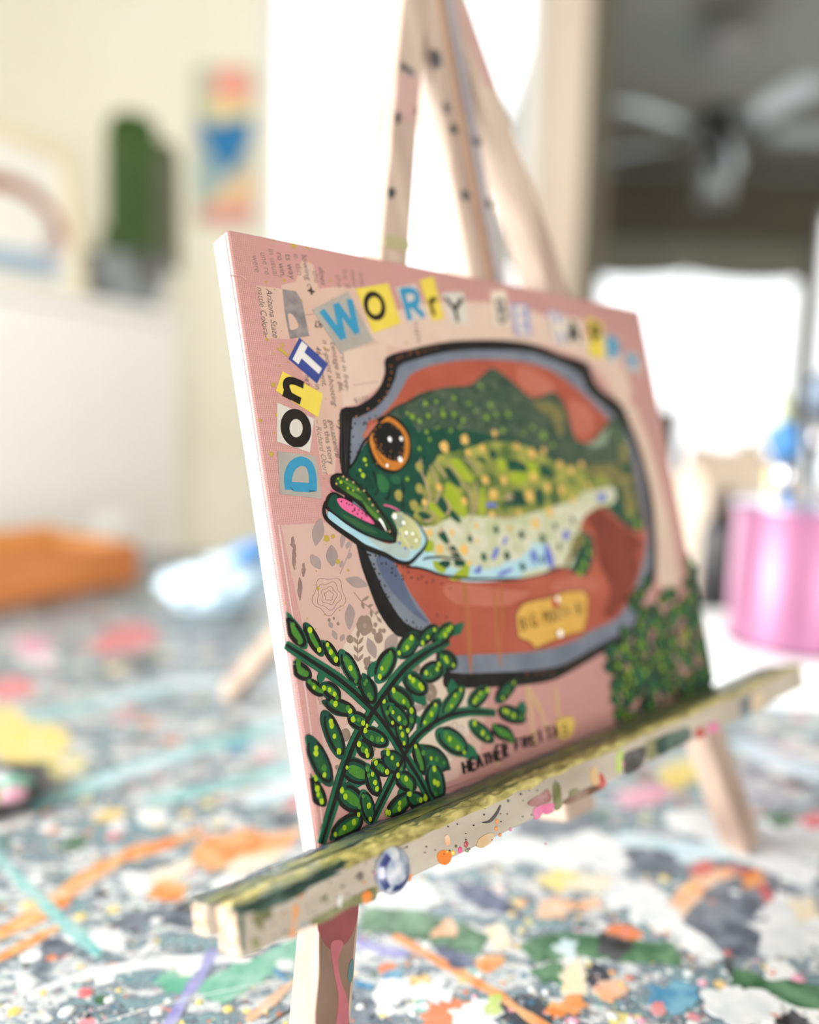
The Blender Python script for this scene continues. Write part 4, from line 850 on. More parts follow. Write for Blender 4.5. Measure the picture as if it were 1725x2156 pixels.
dots('rim_dots', [(*C1(x, y), .55) for x, y in ((1425, 1255), (1430, 1310), (1415, 1365), (1405, 1415), (1395, 1470), (1370, 1520), (1330, 1545), (1235, 1610), (1290, 1615), (1210, 1670), (1140, 1675), (1510, 1180), (1480, 1195), (1590, 1145), (1640, 1135), (1700, 1130))] + [(*C5(x, y), .55) for x, y in ((445, 945), (505, 945), (545, 940), (600, 945), (700, 905), (740, 890), (780, 865), (880, 820))] + [(*Z3(x, y), .5) for x, y in ((870, 800), (950, 790), (1060, 750), (1120, 740))], DOTB, plaque)
rd = random.Random(11)
bd = [(320, 395), (345, 360), (425, 350), (415, 365), (440, 362), (465, 322), (515, 300), (305, 465), (330, 468), (308, 532), (310, 592), (305, 640), (300, 690), (515, 1450), (545, 1455), (475, 1510), (500, 1520), (510, 1560), (545, 1600), (550, 1660), (592, 1700), (600, 1770), (622, 1792), (645, 1858), (565, 1515), (600, 1515), (650, 1555), (690, 1535), (650, 1590), (680, 1615), (740, 1545), (785, 1585), (735, 1615), (740, 1645), (810, 1632), (865, 1640), (898, 1625), (935, 1672), (990, 1658), (1025, 1940), (725, 1975), (770, 1985), (825, 2000), (790, 2025), (855, 2040), (890, 2045), (1060, 1680), (1130, 1720), (455, 1440), (470, 1445), (1100, 1960)]
dots('ink_dots', [(*C2(x, y), .62) for x, y in bd], BLACK, plaque)
for px, w in ((mp(C2, (232, 250), (228, 500), (235, 740)), .5), (mp(C2, (262, 260), (258, 500), (268, 770)), .35), (mp(C2, (290, 300), (275, 560), (262, 770)), .35)): line('rim_brush_streak', px, w, pt('black_sheen', (52, 50, 50)), plaque, taper=.6)
# name plate
plate = patch('name_plate', mp(C5, (376, 580), (395, 540), (430, 502), (600, 466), (690, 432), (795, 424), (830, 470), (822, 600), (800, 680), (700, 708), (640, 728), (500, 790), (462, 748), (392, 722)), GOLD, plaque, smooth=False, h=H(0.00003), label='gold name plate with dark lettering and two screws')
line('plate_outline', mp(C5, (376, 580), (395, 540), (430, 502), (600, 466), (690, 432), (795, 424), (830, 470), (822, 600), (800, 680), (700, 708), (640, 728), (500, 790), (462, 748), (392, 722)), 0.6, pt('plate_edge', (92, 56, 34)), plaque, smooth=False, closed=True)
GLY = {'H': [[(0, 0), (0, 1)], [(.75, 0), (.75, 1)], [(0, .5), (.75, .52)]], 'E': [[(.1, 0), (.1, 1)], [(.1, 1), (.7, 1)], [(.1, .52), (.6, .52)], [(.1, 0), (.7, 0)]], 'A': [[(0, 0), (.38, 1)], [(.38, 1), (.76, 0)], [(.14, .36), (.62, .36)]], 'T': [[(.38, 0), (.38, 1)], [(0, 1), (.8, 1)]], 'R': [[(.08, 0), (.08, 1)], [(.08, 1), (.6, .92), (.62, .6), (.1, .5)], [(.25, .5), (.75, 0)]], 'F': [[(.1, 0), (.1, 1)], [(.1, 1), (.72, 1)], [(.1, .52), (.6, .52)]], 'I': [[(.3, 0), (.3, 1)]], 'S': [[(.68, .9), (.35, 1), (.08, .78), (.35, .52), (.65, .3), (.4, 0), (.05, .1)]], 'B': [[(.08, 0), (.08, 1)], [(.08, 1), (.55, .9), (.5, .6), (.08, .52)], [(.08, .52), (.65, .4), (.6, .08), (.08, 0)]], 'G': [[(.7, .85), (.4, 1), (.08, .7), (.1, .2), (.45, 0), (.7, .2), (.7, .45), (.45, .45)]], 'M': [[(0, 0), (.08, 1)], [(.08, 1), (.4, .4)], [(.4, .4), (.72, 1)], [(.72, 1), (.8, 0)]], 'O': [[(.38, 1), (.05, .72), (.05, .28), (.38, 0), (.72, .28), (.72, .72), (.38, 1)]], 'U': [[(.05, 1), (.05, .3), (.38, 0), (.7, .3), (.7, 1)]]}
def hand(s, a, b, hh, w, m_, parent, name, wob=0.0, seed=1):
    h = H(0.00003); A, Bp = on_canvas(*a, h), on_canvas(*b, h); ex = (Bp - A); n = len(s); step = ex / n; up = Vector((-ex.y, ex.x)).normalized(); acc = Acc(); r = random.Random(seed)
    for i, ch in enumerate(s):
        if ch not in GLY: continue
        o0 = A + step * i; k = 1 + r.uniform(-wob, wob); tl_ = r.uniform(-wob, wob) * .5
        for st in GLY[ch]:
            p = [o0 + step * (x * 0.95) + up * (y * hh * MM * k) + step * (tl_ * y) for x, y in st]
            if len(p) > 2: p = spline(p, False, 4)
            acc.add(ribbon(p, w * MM, 0.00002, h, False, .25))
    return acc.build(name, m_, parent)
hand('BIG MOUTH BI', C5(412, 678), C5(822, 560), 5.2, .85, pt('plate_ink', (54, 40, 28)), plaque, 'plate_lettering', .06)
RED = pt('screw_red', (170, 30, 44)); dots('plate_screw_red', [(*C5(622, 505), 2.6)], RED, plaque, asp=1.3); dots('plate_screw', [(*C5(640, 480), 1.7), (*C5(655, 695), 2.2)], WHITE, plaque); dots('plate_screw_shadow', [(*C5(635, 690), 1.2)], BLACK, plaque)

# ---- fish
fish = empty('painted_fish'); fish.parent = painting; fish['label'] = 'green and yellow speckled fish with a big orange eye'
BODY = [(735, 996), (752, 964), (775, 926), (797, 892), (825, 868), (852, 848), (892, 826), (940, 815), (985, 812), (1006, 799), (1022, 784), (1037, 775), (1056, 785), (1082, 806), (1105, 826), (1122, 838), (1145, 832), (1166, 826), (1186, 846), (1199, 884), (1206, 908), (1215, 926), (1238, 934), (1256, 918), (1275, 895), (1290, 880), (1306, 884), (1322, 930), (1337, 1000), (1352, 1080), (1357, 1112), (1338, 1118), (1310, 1100), (1284, 1076), (1262, 1065), (1240, 1072), (1224, 1095), (1222, 1112), (1246, 1130), (1250, 1165), (1242, 1198), (1226, 1214), (1200, 1200), (1176, 1194), (1150, 1208), (1100, 1220), (1030, 1224), (960, 1216), (905, 1202), (868, 1190), (850, 1184), (815, 1120), (770, 1060)]
patch('fish_body', BODY, DGREEN, fish, sub=4, h=H(0.00004))
patch('fish_back', [(795, 900), (852, 852), (892, 828), (940, 817), (985, 814), (1022, 786), (1037, 778), (1082, 808), (1122, 840), (1166, 828), (1186, 848), (1200, 890), (1212, 928), (1240, 936), (1288, 884), (1306, 888), (1320, 935), (1300, 985), (1240, 1000), (1190, 975), (1130, 940), (1060, 920), (985, 905), (930, 900), (880, 905), (860, 880)], BODYD, fish, sub=4, amp=0.0006)
patch('fish_flank', [(925, 960), (960, 950), (1010, 935), (1060, 930), (1120, 945), (1180, 975), (1240, 985), (1300, 985), (1310, 1010), (1270, 1040), (1240, 1055), (1225, 1085), (1215, 1130), (1150, 1130), (1060, 1110), (1000, 1110), (960, 1130), (920, 1160), (880, 1150), (870, 1090), (890, 1050), (900, 1000)], BODYM, fish, amp=0.001)
patch('fish_belly', [(860, 1100), (905, 1110), (950, 1090), (1000, 1085), (1060, 1090), (1120, 1080), (1190, 1060), (1250, 1035), (1295, 1040), (1290, 1060), (1255, 1068), (1226, 1095), (1220, 1130), (1205, 1190), (1170, 1192), (1150, 1204), (1100, 1217), (1030, 1220), (960, 1212), (905, 1198), (868, 1186), (848, 1150)], BELLY, fish, amp=0.001)
patch('fish_belly_edge', mp(F1, (180, 1900), (320, 1790), (420, 1800), (560, 1920), (700, 1960), (800, 1920), (960, 1960), (1200, 1900), (1312, 1880), (1312, 2020), (1100, 2070), (800, 2085), (560, 2040), (400, 1990)), ICE, fish)
patch('fish_belly_edge', mp(F2, (0, 1900), (150, 1860), (260, 1760), (300, 1700), (430, 1740), (500, 1900), (300, 1960), (0, 2030)), ICE, fish)
for px in (mp(F1, (600, 890), (680, 870), (780, 990), (830, 1060), (800, 1110), (720, 1060), (640, 970)), mp(F1, (560, 1110), (650, 1150), (720, 1250), (760, 1400), (750, 1460), (660, 1390), (560, 1260)), mp(F1, (385, 1290), (430, 1300), (540, 1420), (540, 1460), (470, 1430), (400, 1370)), mp(F1, (1060, 890), (1130, 870), (1160, 960), (1090, 1000)), mp(F1, (1180, 1030), (1310, 1010), (1312, 1120), (1200, 1100)), mp(F1, (900, 1180), (935, 1160), (940, 1380), (880, 1430)), mp(F2, (60, 1010), (180, 1000), (240, 1060), (180, 1110), (80, 1090)), mp(F1, (310, 1660), (420, 1680), (440, 1760), (360, 1790)), mp(F1, (430, 1880), (520, 1900), (560, 1990), (470, 1980)), mp(F1, (700, 1960), (780, 1900), (790, 2010), (720, 2060), (600, 2060)), mp(F2, (230, 900), (330, 930), (350, 1080), (260, 1060))): patch('fish_lime_patch', px, CHART, fish, amp=0.0004)
patch('fish_lime_patch', mp(F1, (380, 990), (440, 1000), (500, 1090), (560, 1200), (500, 1230), (420, 1140)), BODYM, fish)
for px in (mp(F1, (540, 970), (600, 970), (700, 1100), (690, 1160), (610, 1090)), mp(F1, (480, 1260), (530, 1250), (585, 1380), (540, 1410), (480, 1330)), mp(F1, (590, 1370), (640, 1390), (705, 1470), (690, 1505), (610, 1450)), mp(F1, (480, 1620), (530, 1570), (590, 1680), (560, 1710)), mp(F1, (600, 1740), (640, 1730), (690, 1810), (720, 1860), (620, 1830)), mp(F1, (850, 850), (920, 860), (960, 910), (890, 900)), mp(F1, (280, 1400), (360, 1400), (410, 1450), (340, 1470)), mp(F2, (40, 900), (120, 880), (230, 940), (220, 1000), (60, 980)), mp(F2, (370, 930), (440, 940), (520, 1040), (460, 1060), (370, 1020)), mp(F2, (320, 1180), (380, 1170), (410, 1300), (360, 1360), (320, 1280)), mp(F2, (490, 1230), (530, 1250), (540, 1320), (500, 1320)), mp(F1, (480, 1900), (560, 1870), (610, 1900), (560, 1950)), mp(F1, (640, 1880), (740, 1870), (740, 1930), (660, 1930)), mp(F2, (100, 1190), (190, 1200), (220, 1330), (140, 1340), (20, 1330)), mp(F1, (990, 800), (1040, 780), (1060, 850), (1000, 870))): patch('fish_dark_bar', px, DGREEN, fish, amp=0.0003)
for px, m_ in ((mp(F2, (300, 330), (380, 300), (480, 310), (560, 380), (600, 480), (590, 640), (540, 620), (470, 460), (360, 400)), KHAKI), (mp(F2, (840, 960), (960, 920), (1090, 930), (1180, 1000), (1280, 1060), (1240, 1160), (1100, 1130), (980, 1030), (860, 1050)), KHAKI), (mp(F2, (700, 1640), (780, 1590), (810, 1640), (760, 1760), (680, 1860), (620, 1960), (610, 1900), (660, 1780)), KHAKI), (mp(F2, (1160, 700), (1220, 720), (1230, 900), (1160, 920)), KHAKI), (mp(F2, (1180, 1160), (1280, 1180), (1320, 1380), (1260, 1480), (1200, 1380)), KHAKI), (mp(F2, (770, 1220), (900, 1180), (1060, 1150), (1110, 1220), (1060, 1330), (940, 1330), (800, 1380), (740, 1400)), BELLY), (mp(F2, (820, 720), (900, 700), (990, 600), (1040, 570), (1010, 720), (900, 760)), pt('fin_sage', (132, 148, 124)))): patch('fish_fin_tone', px, m_, fish, amp=0.0005)
FR = pt('fin_ray', (60, 64, 40))
for a, b in (((330, 400), (430, 300)), ((400, 430), (500, 330)), ((450, 480), (560, 400)), ((500, 560), (600, 480)), ((690, 1720), (790, 1640)), ((660, 1800), (770, 1740)), ((640, 1870), (730, 1830)), ((880, 1030), (1000, 930)), ((980, 1040), (1100, 960)), ((1060, 1100), (1200, 1030)), ((1180, 1260), (1300, 1300)), ((1160, 1180), (1280, 1180))): line('fin_ray', mp(F2, a, b), .45, FR, fish)
for px in (mp(F1, (310, 870), (320, 1000), (380, 1150), (400, 1260), (340, 1380)), mp(F1, (400, 940), (440, 1020), (490, 1160), (470, 1280), (430, 1300)), mp(F1, (450, 900), (520, 1000), (560, 1060)), mp(F1, (390, 1380), (440, 1430), (400, 1480), (340, 1480)), mp(F1, (560, 1270), (600, 1360), (560, 1420)), mp(F1, (740, 860), (830, 930), (900, 1010)), mp(F1, (700, 1100), (780, 1180), (820, 1350), (800, 1500)), mp(F1, (850, 1100), (870, 1250), (840, 1400)), mp(F1, (600, 1680), (580, 1760), (660, 1800)), mp(F1, (500, 1540), (520, 1580), (470, 1600)), mp(F1, (780, 1600), (810, 1700)), mp(F1, (590, 930), (690, 1050)), mp(F2, (20, 1220), (90, 1240), (20, 1260), (90, 1280)), mp(F1, (980, 1430), (1100, 1450), (1250, 1460))): line('scale_line', px, 1.0, TAUPE, fish)
dots('scale_dot', [(*F1(x, y), r / 25) for x, y, r in ((545, 755, 70), (745, 680, 65), (920, 765, 55), (780, 810, 50), (1040, 620, 45), (1255, 745, 40), (490, 1150, 55), (950, 1080, 60), (1130, 1080, 60), (1030, 1220, 70), (740, 1290, 50), (1015, 1420, 50), (1280, 1400, 35), (500, 1760, 60), (740, 1770, 70), (620, 1600, 40), (400, 1600, 45), (1190, 1560, 40), (870, 1680, 30), (350, 1300, 40), (790, 1900, 40), (860, 1530, 35))] + [(*F2(x, y), r / 21) for x, y, r in ((135, 750, 45), (285, 815, 60), (300, 1050, 60), (560, 930, 50), (670, 985, 50), (775, 930, 45), (440, 1160, 50), (575, 1180, 50), (260, 1240, 65), (690, 1280, 45), (460, 1400, 60), (320, 1510, 65), (155, 1400, 35), (400, 790, 40), (65, 1560, 35), (840, 1140, 40))], DOTOR, fish, each=True, wob=.25)
dots('olive_scale_dot', [(*F1(x, y), r / 24) for x, y, r in ((300, 950, 58), (300, 1165, 58), (95, 1230, 60), (245, 1330, 60))], OLIVE_D, fish, each=True)
dots('dark_belly_dots', [(*F1(x, y), r / 25) for x, y, r in ((1055, 1570, 45), (935, 1840, 48), (1165, 1825, 48), (1300, 1620, 45), (800, 1660, 40), (1310, 1930, 40))] + [(*F2(x, y), r / 21) for x, y, r in ((185, 1620, 40), (390, 1660, 48), (515, 1540, 35), (195, 1940, 40), (555, 1740, 35), (380, 1870, 35), (690, 1480, 35), (40, 1830, 44))], DGREEN, fish, asp=1.15)
dots('lime_back_dots', [(*F1(x, y), r / 25) for x, y, r in ((230, 455, 38), (300, 500, 30), (360, 325, 30), (465, 310, 28), (385, 445, 30), (535, 435, 35), (640, 270, 30), (640, 430, 35), (785, 325, 28), (370, 605, 25), (905, 150, 30), (1000, 340, 36), (960, 460, 40), (1120, 590, 35), (730, 490, 30), (610, 590, 25), (400, 680, 24), (300, 770, 24), (180, 420, 20), (520, 380, 18), (850, 400, 22), (700, 560, 20), (1050, 430, 30), (480, 560, 18), (180, 1070, 25))] + [(*F2(x, y), r / 23) for x, y, r in ((400, 640, 50), (290, 560, 30), (50, 430, 35), (490, 740, 35), (1100, 620, 30), (760, 1990, 48), (800, 1910, 45), (850, 1800, 40), (1330, 1520, 60), (1260, 1420, 45), (820, 1700, 30), (1150, 700, 28), (1180, 800, 30), (200, 620, 24))], pt('back_lime', (132, 170, 40), (150, 186, 60)), fish)
dots('grey_back_dots', [(*F1(rd.uniform(250, 1250), rd.uniform(220, 600)), rd.uniform(.25, .6)) for _ in range(90)], pt('back_grey', (110, 122, 104)), fish)
for px in (mp(F1, (1010, 1850), (1040, 1760), (1080, 1740), (1075, 1810), (1030, 1870)), mp(F1, (830, 1990), (860, 1960), (890, 1920), (910, 1940), (890, 2000)), mp(F1, (1120, 1720), (1140, 1640), (1165, 1660), (1140, 1720)), mp(F2, (420, 1700), (470, 1780), (500, 1900), (470, 1950), (410, 1850)), mp(F2, (930, 1220), (1020, 1220), (1000, 1280), (950, 1300)), mp(F2, (600, 1580), (660, 1600), (620, 1680), (590, 1660)), mp(F1, (960, 1310), (1050, 1310), (1050, 1345), (970, 1345)), mp(F1, (1080, 2000), (1200, 1950), (1210, 1975), (1100, 2030)), mp(F2, (270, 1780), (330, 1800), (330, 1900), (290, 1880))): patch('blue_dab', px, BLUE, fish)
# belly and jaw outlines
line('belly_outline', mp(C2, (765, 1545), (860, 1550), (960, 1575), (1040, 1605), (1150, 1625), (1300, 1640), (1450, 1642), (1720, 1640)), 1.0, BLACK, fish)
line('belly_outline', [(1098, 1219), (1130, 1212), (1165, 1203), (1190, 1192)], .6, BLACK, fish)
line('fin_outline', mp(C2, (905, 1485), (950, 1468), (1060, 1462), (1150, 1475), (1240, 1495)), .8, BLACK, fish, taper=.7)
for px in (mp(C2, (500, 760), (520, 830), (535, 900), (510, 950)), mp(C2, (600, 810), (610, 860), (630, 920), (615, 985), (590, 970)), mp(C2, (720, 800), (735, 860), (750, 900), (735, 960), (745, 1060))): line('cheek_line', px, .7, BLACK, fish)
patch('cheek_leaf', mp(C2, (530, 780), (580, 790), (620, 850), (615, 920), (560, 920), (530, 870)), pt('cheek_green', (44, 104, 60)), fish); patch('cheek_leaf', mp(C2, (640, 790), (710, 790), (720, 850), (660, 850)), pt('cheek_green2', (36, 92, 62)), fish)
dots('cheek_dots', [(*C2(rd.uniform(360, 520), rd.uniform(520, 900)), rd.uniform(.14, .34)) for _ in range(70)], BLACK, fish)
dots('cheek_lime_dot', [(*C2(427, 657), 1.0), (*C2(412, 786), 1.1), (*C2(440, 700), .6), (*C2(388, 745), .7)], LIME, fish)
# eye
eye = empty('eye'); eye.parent = fish
def epx(cx, cy, rx, ry, n=20, ang=0.0): return [(cx + rx * math.cos(t) * math.cos(ang) - ry * math.sin(t) * math.sin(ang), cy + rx * math.cos(t) * math.sin(ang) + ry * math.sin(t) * math.cos(ang)) for t in [2 * math.pi * i / n for i in range(n)]]
patch('eye_outline', epx(821, 935, 45, 62, ang=-.12), BLACK, fish, h=H(0.00003)); bpy.data.objects.remove(eye)
eyeo = patch('eye', mp(C2, (600, 312), (655, 318), (720, 370), (770, 440), (792, 520), (785, 620), (745, 700), (690, 742), (620, 738), (550, 700), (500, 620), (472, 540), (468, 470), (520, 400)), ORANGE, fish, h=H(0.00003))
patch('eye_pupil', mp(C2, (545, 365), (620, 345), (690, 385), (740, 450), (755, 540), (740, 640), (690, 670), (620, 655), (560, 610), (510, 540), (490, 470), (505, 410)), BLACK, eyeo, h=H(0.00003))
dots('eye_brown_dots', [(*C2(x, y), .52) for x, y in ((550, 385), (512, 408), (515, 340), (655, 372), (690, 395), (500, 450), (508, 490), (520, 540), (560, 535), (550, 560), (568, 590), (585, 625), (630, 635), (715, 600), (735, 615), (680, 650), (640, 590), (745, 560), (525, 690), (735, 480), (560, 350))], pt('eye_brown', (170, 112, 62)), eyeo)
dots('eye_highlight', [(*C2(632, 490), 1.25), (*C2(725, 485), 1.1), (*C2(718, 655), 1.4), (*C2(610, 705), .85)], WHITE, eyeo, asp=1.2)
line('eye_rim_line', mp(C2, (520, 480), (515, 560), (560, 650), (640, 720)), .5, pt('eye_rim', (120, 60, 24)), eyeo)
# jaw, lips, mouth
patch('jaw', mp(C2, (125, 1085), (180, 1120), (300, 1210), (440, 1290), (600, 1350), (690, 1340), (720, 1180), (650, 1110), (720, 1090), (800, 1120), (880, 1200), (930, 1300), (925, 1380), (870, 1450), (800, 1510), (740, 1510), (640, 1470), (540, 1400), (420, 1350), (300, 1290), (200, 1220), (130, 1150)), ICE, fish, h=H(0.00003))
patch('jaw_tone', mp(C2, (440, 1290), (600, 1350), (690, 1340), (760, 1290), (800, 1420), (760, 1480), (640, 1440), (520, 1370)), pt('jaw_grey', (176, 196, 190), (190, 208, 204), 120, stretch=(1, 4, 1)), fish)
patch('cheek_patch', mp(C2, (650, 1110), (720, 1095), (800, 1130), (860, 1200), (890, 1290), (880, 1380), (820, 1400), (740, 1380), (690, 1330), (700, 1240)), pt('cheek_cream', (196, 198, 130), (212, 210, 160), 180), fish)
patch('cheek_patch', mp(C2, (660, 1130), (730, 1110), (760, 1180), (720, 1220), (690, 1200)), pt('cheek_grey', (150, 160, 140)), fish)
line('cheek_stroke', mp(C2, (720, 1230), (760, 1330), (810, 1400)), .7, pt('cheek_stroke', (226, 214, 158)), fish); line('cheek_stroke', mp(C2, (800, 1180), (860, 1240), (880, 1300)), .8, pt('cheek_stroke2', (220, 214, 160)), fish)
dots('cheek_white_dot', [(*C2(672, 1125), 1.35), (*C2(745, 1178), 1.0), (*C2(768, 1262), .95), (*C2(820, 1268), .8), (*C2(850, 1325), .75)], WHITE, fish, asp=1.15)
dots('cheek_blue_dot', [(*C2(712, 1345), 1.0), (*C2(758, 1388), .9), (*C2(808, 1380), .7), (*C2(760, 1290), .6), (*C2(716, 1268), .6)], BLUE, fish)
line('jaw_outline', mp(C2, (110, 1000), (92, 1060), (110, 1140), (200, 1220), (330, 1310), (450, 1390), (590, 1440), (700, 1500), (790, 1510), (860, 1450), (920, 1380), (935, 1310), (890, 1220), (830, 1150), (740, 1095)), [1.2, 1.3, 1.9, 1.9, 1.7, 1.2, .8, .6], BLACK, fish)
line('mouth_pink_line', mp(C2, (580, 1030), (640, 1045), (710, 1078)), .6, PINK, fish)
patch('lower_lip', mp(C2, (105, 1010), (125, 950), (170, 925), (230, 950), (300, 1000), (420, 1080), (560, 1190), (660, 1250), (690, 1310), (660, 1345), (580, 1335), (450, 1290), (300, 1210), (180, 1120), (120, 1070)), BLACK, fish, h=H(0.00003))
patch('lower_lip_tone', mp(C2, (125, 1010), (150, 955), (190, 950), (210, 1000), (260, 1070), (400, 1160), (560, 1240), (660, 1290), (650, 1320), (560, 1310), (440, 1265), (300, 1185), (180, 1100), (130, 1050)), DGREEN, fish)
patch('lower_lip_tone', mp(C2, (240, 1110), (340, 1150), (480, 1230), (540, 1270), (420, 1240), (300, 1170)), pt('lip_green', (50, 92, 54)), fish)
patch('mouth', mp(C2, (195, 990), (230, 975), (290, 1000), (380, 1060), (480, 1150), (500, 1190), (440, 1170), (340, 1120), (240, 1060)), PINK, fish, h=H(0.00003))
dots('mouth_dots', [(*C2(x, y), .55) for x, y in ((232, 1002), (275, 1018), (297, 1030), (320, 1032), (342, 1060), (325, 1085), (375, 1075), (405, 1100), (430, 1110), (440, 1125), (340, 1075), (400, 1140), (365, 1105))], BLACK, fish)
patch('upper_lip', mp(C2, (150, 860), (150, 800), (190, 770), (250, 775), (310, 800), (400, 880), (480, 960), (570, 1080), (640, 1180), (690, 1270), (670, 1310), (600, 1250), (480, 1130), (360, 1020), (260, 950), (180, 910)), BLACK, fish, h=H(0.00004))
patch('upper_lip_tone', mp(C2, (185, 850), (200, 800), (260, 800), (340, 850), (430, 940), (520, 1060), (600, 1170), (640, 1240), (580, 1190), (480, 1090), (370, 990), (260, 920)), pt('lip_mid', (40, 78, 40), (58, 100, 50)), fish)
for px in (mp(C2, (270, 910), (340, 930), (410, 985), (380, 990), (310, 950)), mp(C2, (410, 1000), (470, 1060), (540, 1130), (530, 1160), (450, 1080)), mp(C2, (240, 830), (330, 870), (400, 930), (340, 910))): patch('lip_highlight', px, pt('lip_light', (78, 122, 48)), fish)
dots('lip_dots', [(*C2(x, y), .62) for x, y in ((247, 798), (277, 822), (330, 845), (370, 902), (418, 915), (462, 984), (490, 1032), (532, 1085), (190, 857), (630, 1250))], pt('lip_dot', (214, 176, 120)), fish)
dots('lip_lime_dots', [(*C2(228, 842), 1.0), (*C2(285, 893), .8), (*C2(328, 912), .6), (*C2(205, 815), .5)], LIME, fish)
line('lip_glint', mp(C2, (545, 1145), (570, 1180), (590, 1220), (605, 1250)), [1.2, .9, .5, .2], WHITE, fish)
line('snout_outline', mp(C2, (300, 730), (350, 660), (385, 580), (420, 510), (465, 465)), .9, BLACK, fish)
line('snout_pink', mp(C2, (150, 912), (175, 915)), .6, PINK, fish)
line('back_outline', mp(C2, (590, 300), (680, 230), (780, 185), (900, 130), (1000, 100)), .9, pt('back_edge', (48, 52, 44)), fish)
patch('snout_brown', mp(C2, (415, 450), (450, 400), (520, 340), (530, 350), (480, 420), (430, 480)), BROWN_L, fish)

# ---- ferns
def fern_set(name, label, stems, leaves, fn, k, dot_seed, outline=True):
    k_ = 1.0 if fn is C4 else 0.3
    e = empty(name); e.parent = painting; e['label'] = label; r = random.Random(dot_seed)
    for st, w in stems:
        line('fern_stem', mp(fn, *st), w * 1.45, GGREEN, e, h=H(0.00002))
    for (x0, y0, x1, y1, w) in leaves[::3]:
        c_ = Vector(((x0 + x1) / 2 + r.uniform(-50, 50) * k_, (y0 + y1) / 2 + r.uniform(-40, 40) * k_)); hb = H(0.000004)
        s = [clampc(p, 0.0006) for p in spline(cpts([fn(*p) for p in leafpts(c_, c_ + Vector((r.uniform(-1, 1), r.uniform(-1, 1))).normalized() * w * 1.5, w * .8, 4)], hb), True, 3)]
        obj('fern_wash', *slab(s, 0.00002, hb), GGREEN, e)
    for (x0, y0, x1, y1, w) in leaves:
        a, b = Vector((x0, y0)), Vector((x1, y1)); d = b - a; c = (a + b) / 2
        lp = leafpts(a - d * .10 + Vector((r.uniform(-8, 8), r.uniform(-8, 8))), b + d * .10, w * 1.18, r.uniform(-6, 6), r.random() < .75)
        h0 = H(0.000006)
        s = [clampc(p, 0.0006) for p in spline(cpts([fn(*p) for p in lp], h0), True, 3)]
        lf = obj('fern_leaf', *slab(s, 0.00002, h0), DGREEN if r.random() < .6 else GGREEN, e)
        if fn is not C4 and r.random() < .55: ip = leafpts(a + d * .4, b - d * .35, w * .2, 0)
        else: ip = leafpts(a + d * .15, b - d * .12, w * .52, r.uniform(-4, 4), True)
        h1 = H(0.000004)
        s = [clampc(p, 0.0006) for p in spline(cpts([fn(*p) for p in ip], h1), True, 2)]
        obj('leaf_tone', *slab(s, 0.00002, h1), MGREEN if r.random() < .5 else pt('leaf_dark', (30, 84, 44)), lf)
        if outline:
            off = Vector((r.uniform(-6, 6), r.uniform(-6, 6))); op = leafpts(a + d * .02 + off, b - d * .02 + off, w * r.uniform(.85, 1.08), 0, True)
            h2 = H(0.000006); s = [clampc(p, 0.0006) for p in spline(cpts([fn(*p) for p in op], h2), True, 3)]
            n = len(s); s = s[r.randrange(3):n - r.randrange(0, 4)]
            obj('leaf_outline', *ribbon(s, [r.uniform(.9, 1.4) * MM * k] * len(s), 0.00002, h2, False, .3), BLACK, lf)
        nd = 3 if w < 80 else 4; h3 = H(0.000006)
        for i in range(nd):
            t = (i + .5) / nd + r.uniform(-.1, .1); q = a + d * t + Vector((-d.y, d.x)).normalized() * r.uniform(-.16, .16) * w
            cc = clampc(on_canvas(*fn(*q), h3), 0.002); rr_ = r.uniform(1.0, 1.55) * MM * k
            obj('leaf_dot', *disc(cc, rr_, rr_ * 1.15, 0.00002, h3 + 0.00008, wob=.2, seg=10), LIME if r.random() < (.68 if fn is C4 else .3) else MGREEN, lf)
    for st, w in stems:
        line('fern_vein', mp(fn, *st), w * .55, BLACK, e, h=H(0.00001), taper=.5)
    return e
ST = [([(70, 330), (240, 440), (440, 575), (630, 750), (750, 900), (840, 1050), (940, 1210), (1010, 1350)], 2.6), ([(300, 1625), (370, 1400), (440, 1170), (520, 960), (600, 820), (720, 640), (850, 480), (1000, 370), (1130, 305)], 3.0), ([(620, 1500), (700, 1330), (790, 1150), (860, 1010), (960, 890), (1100, 800), (1260, 765), (1430, 775)], 2.6)]
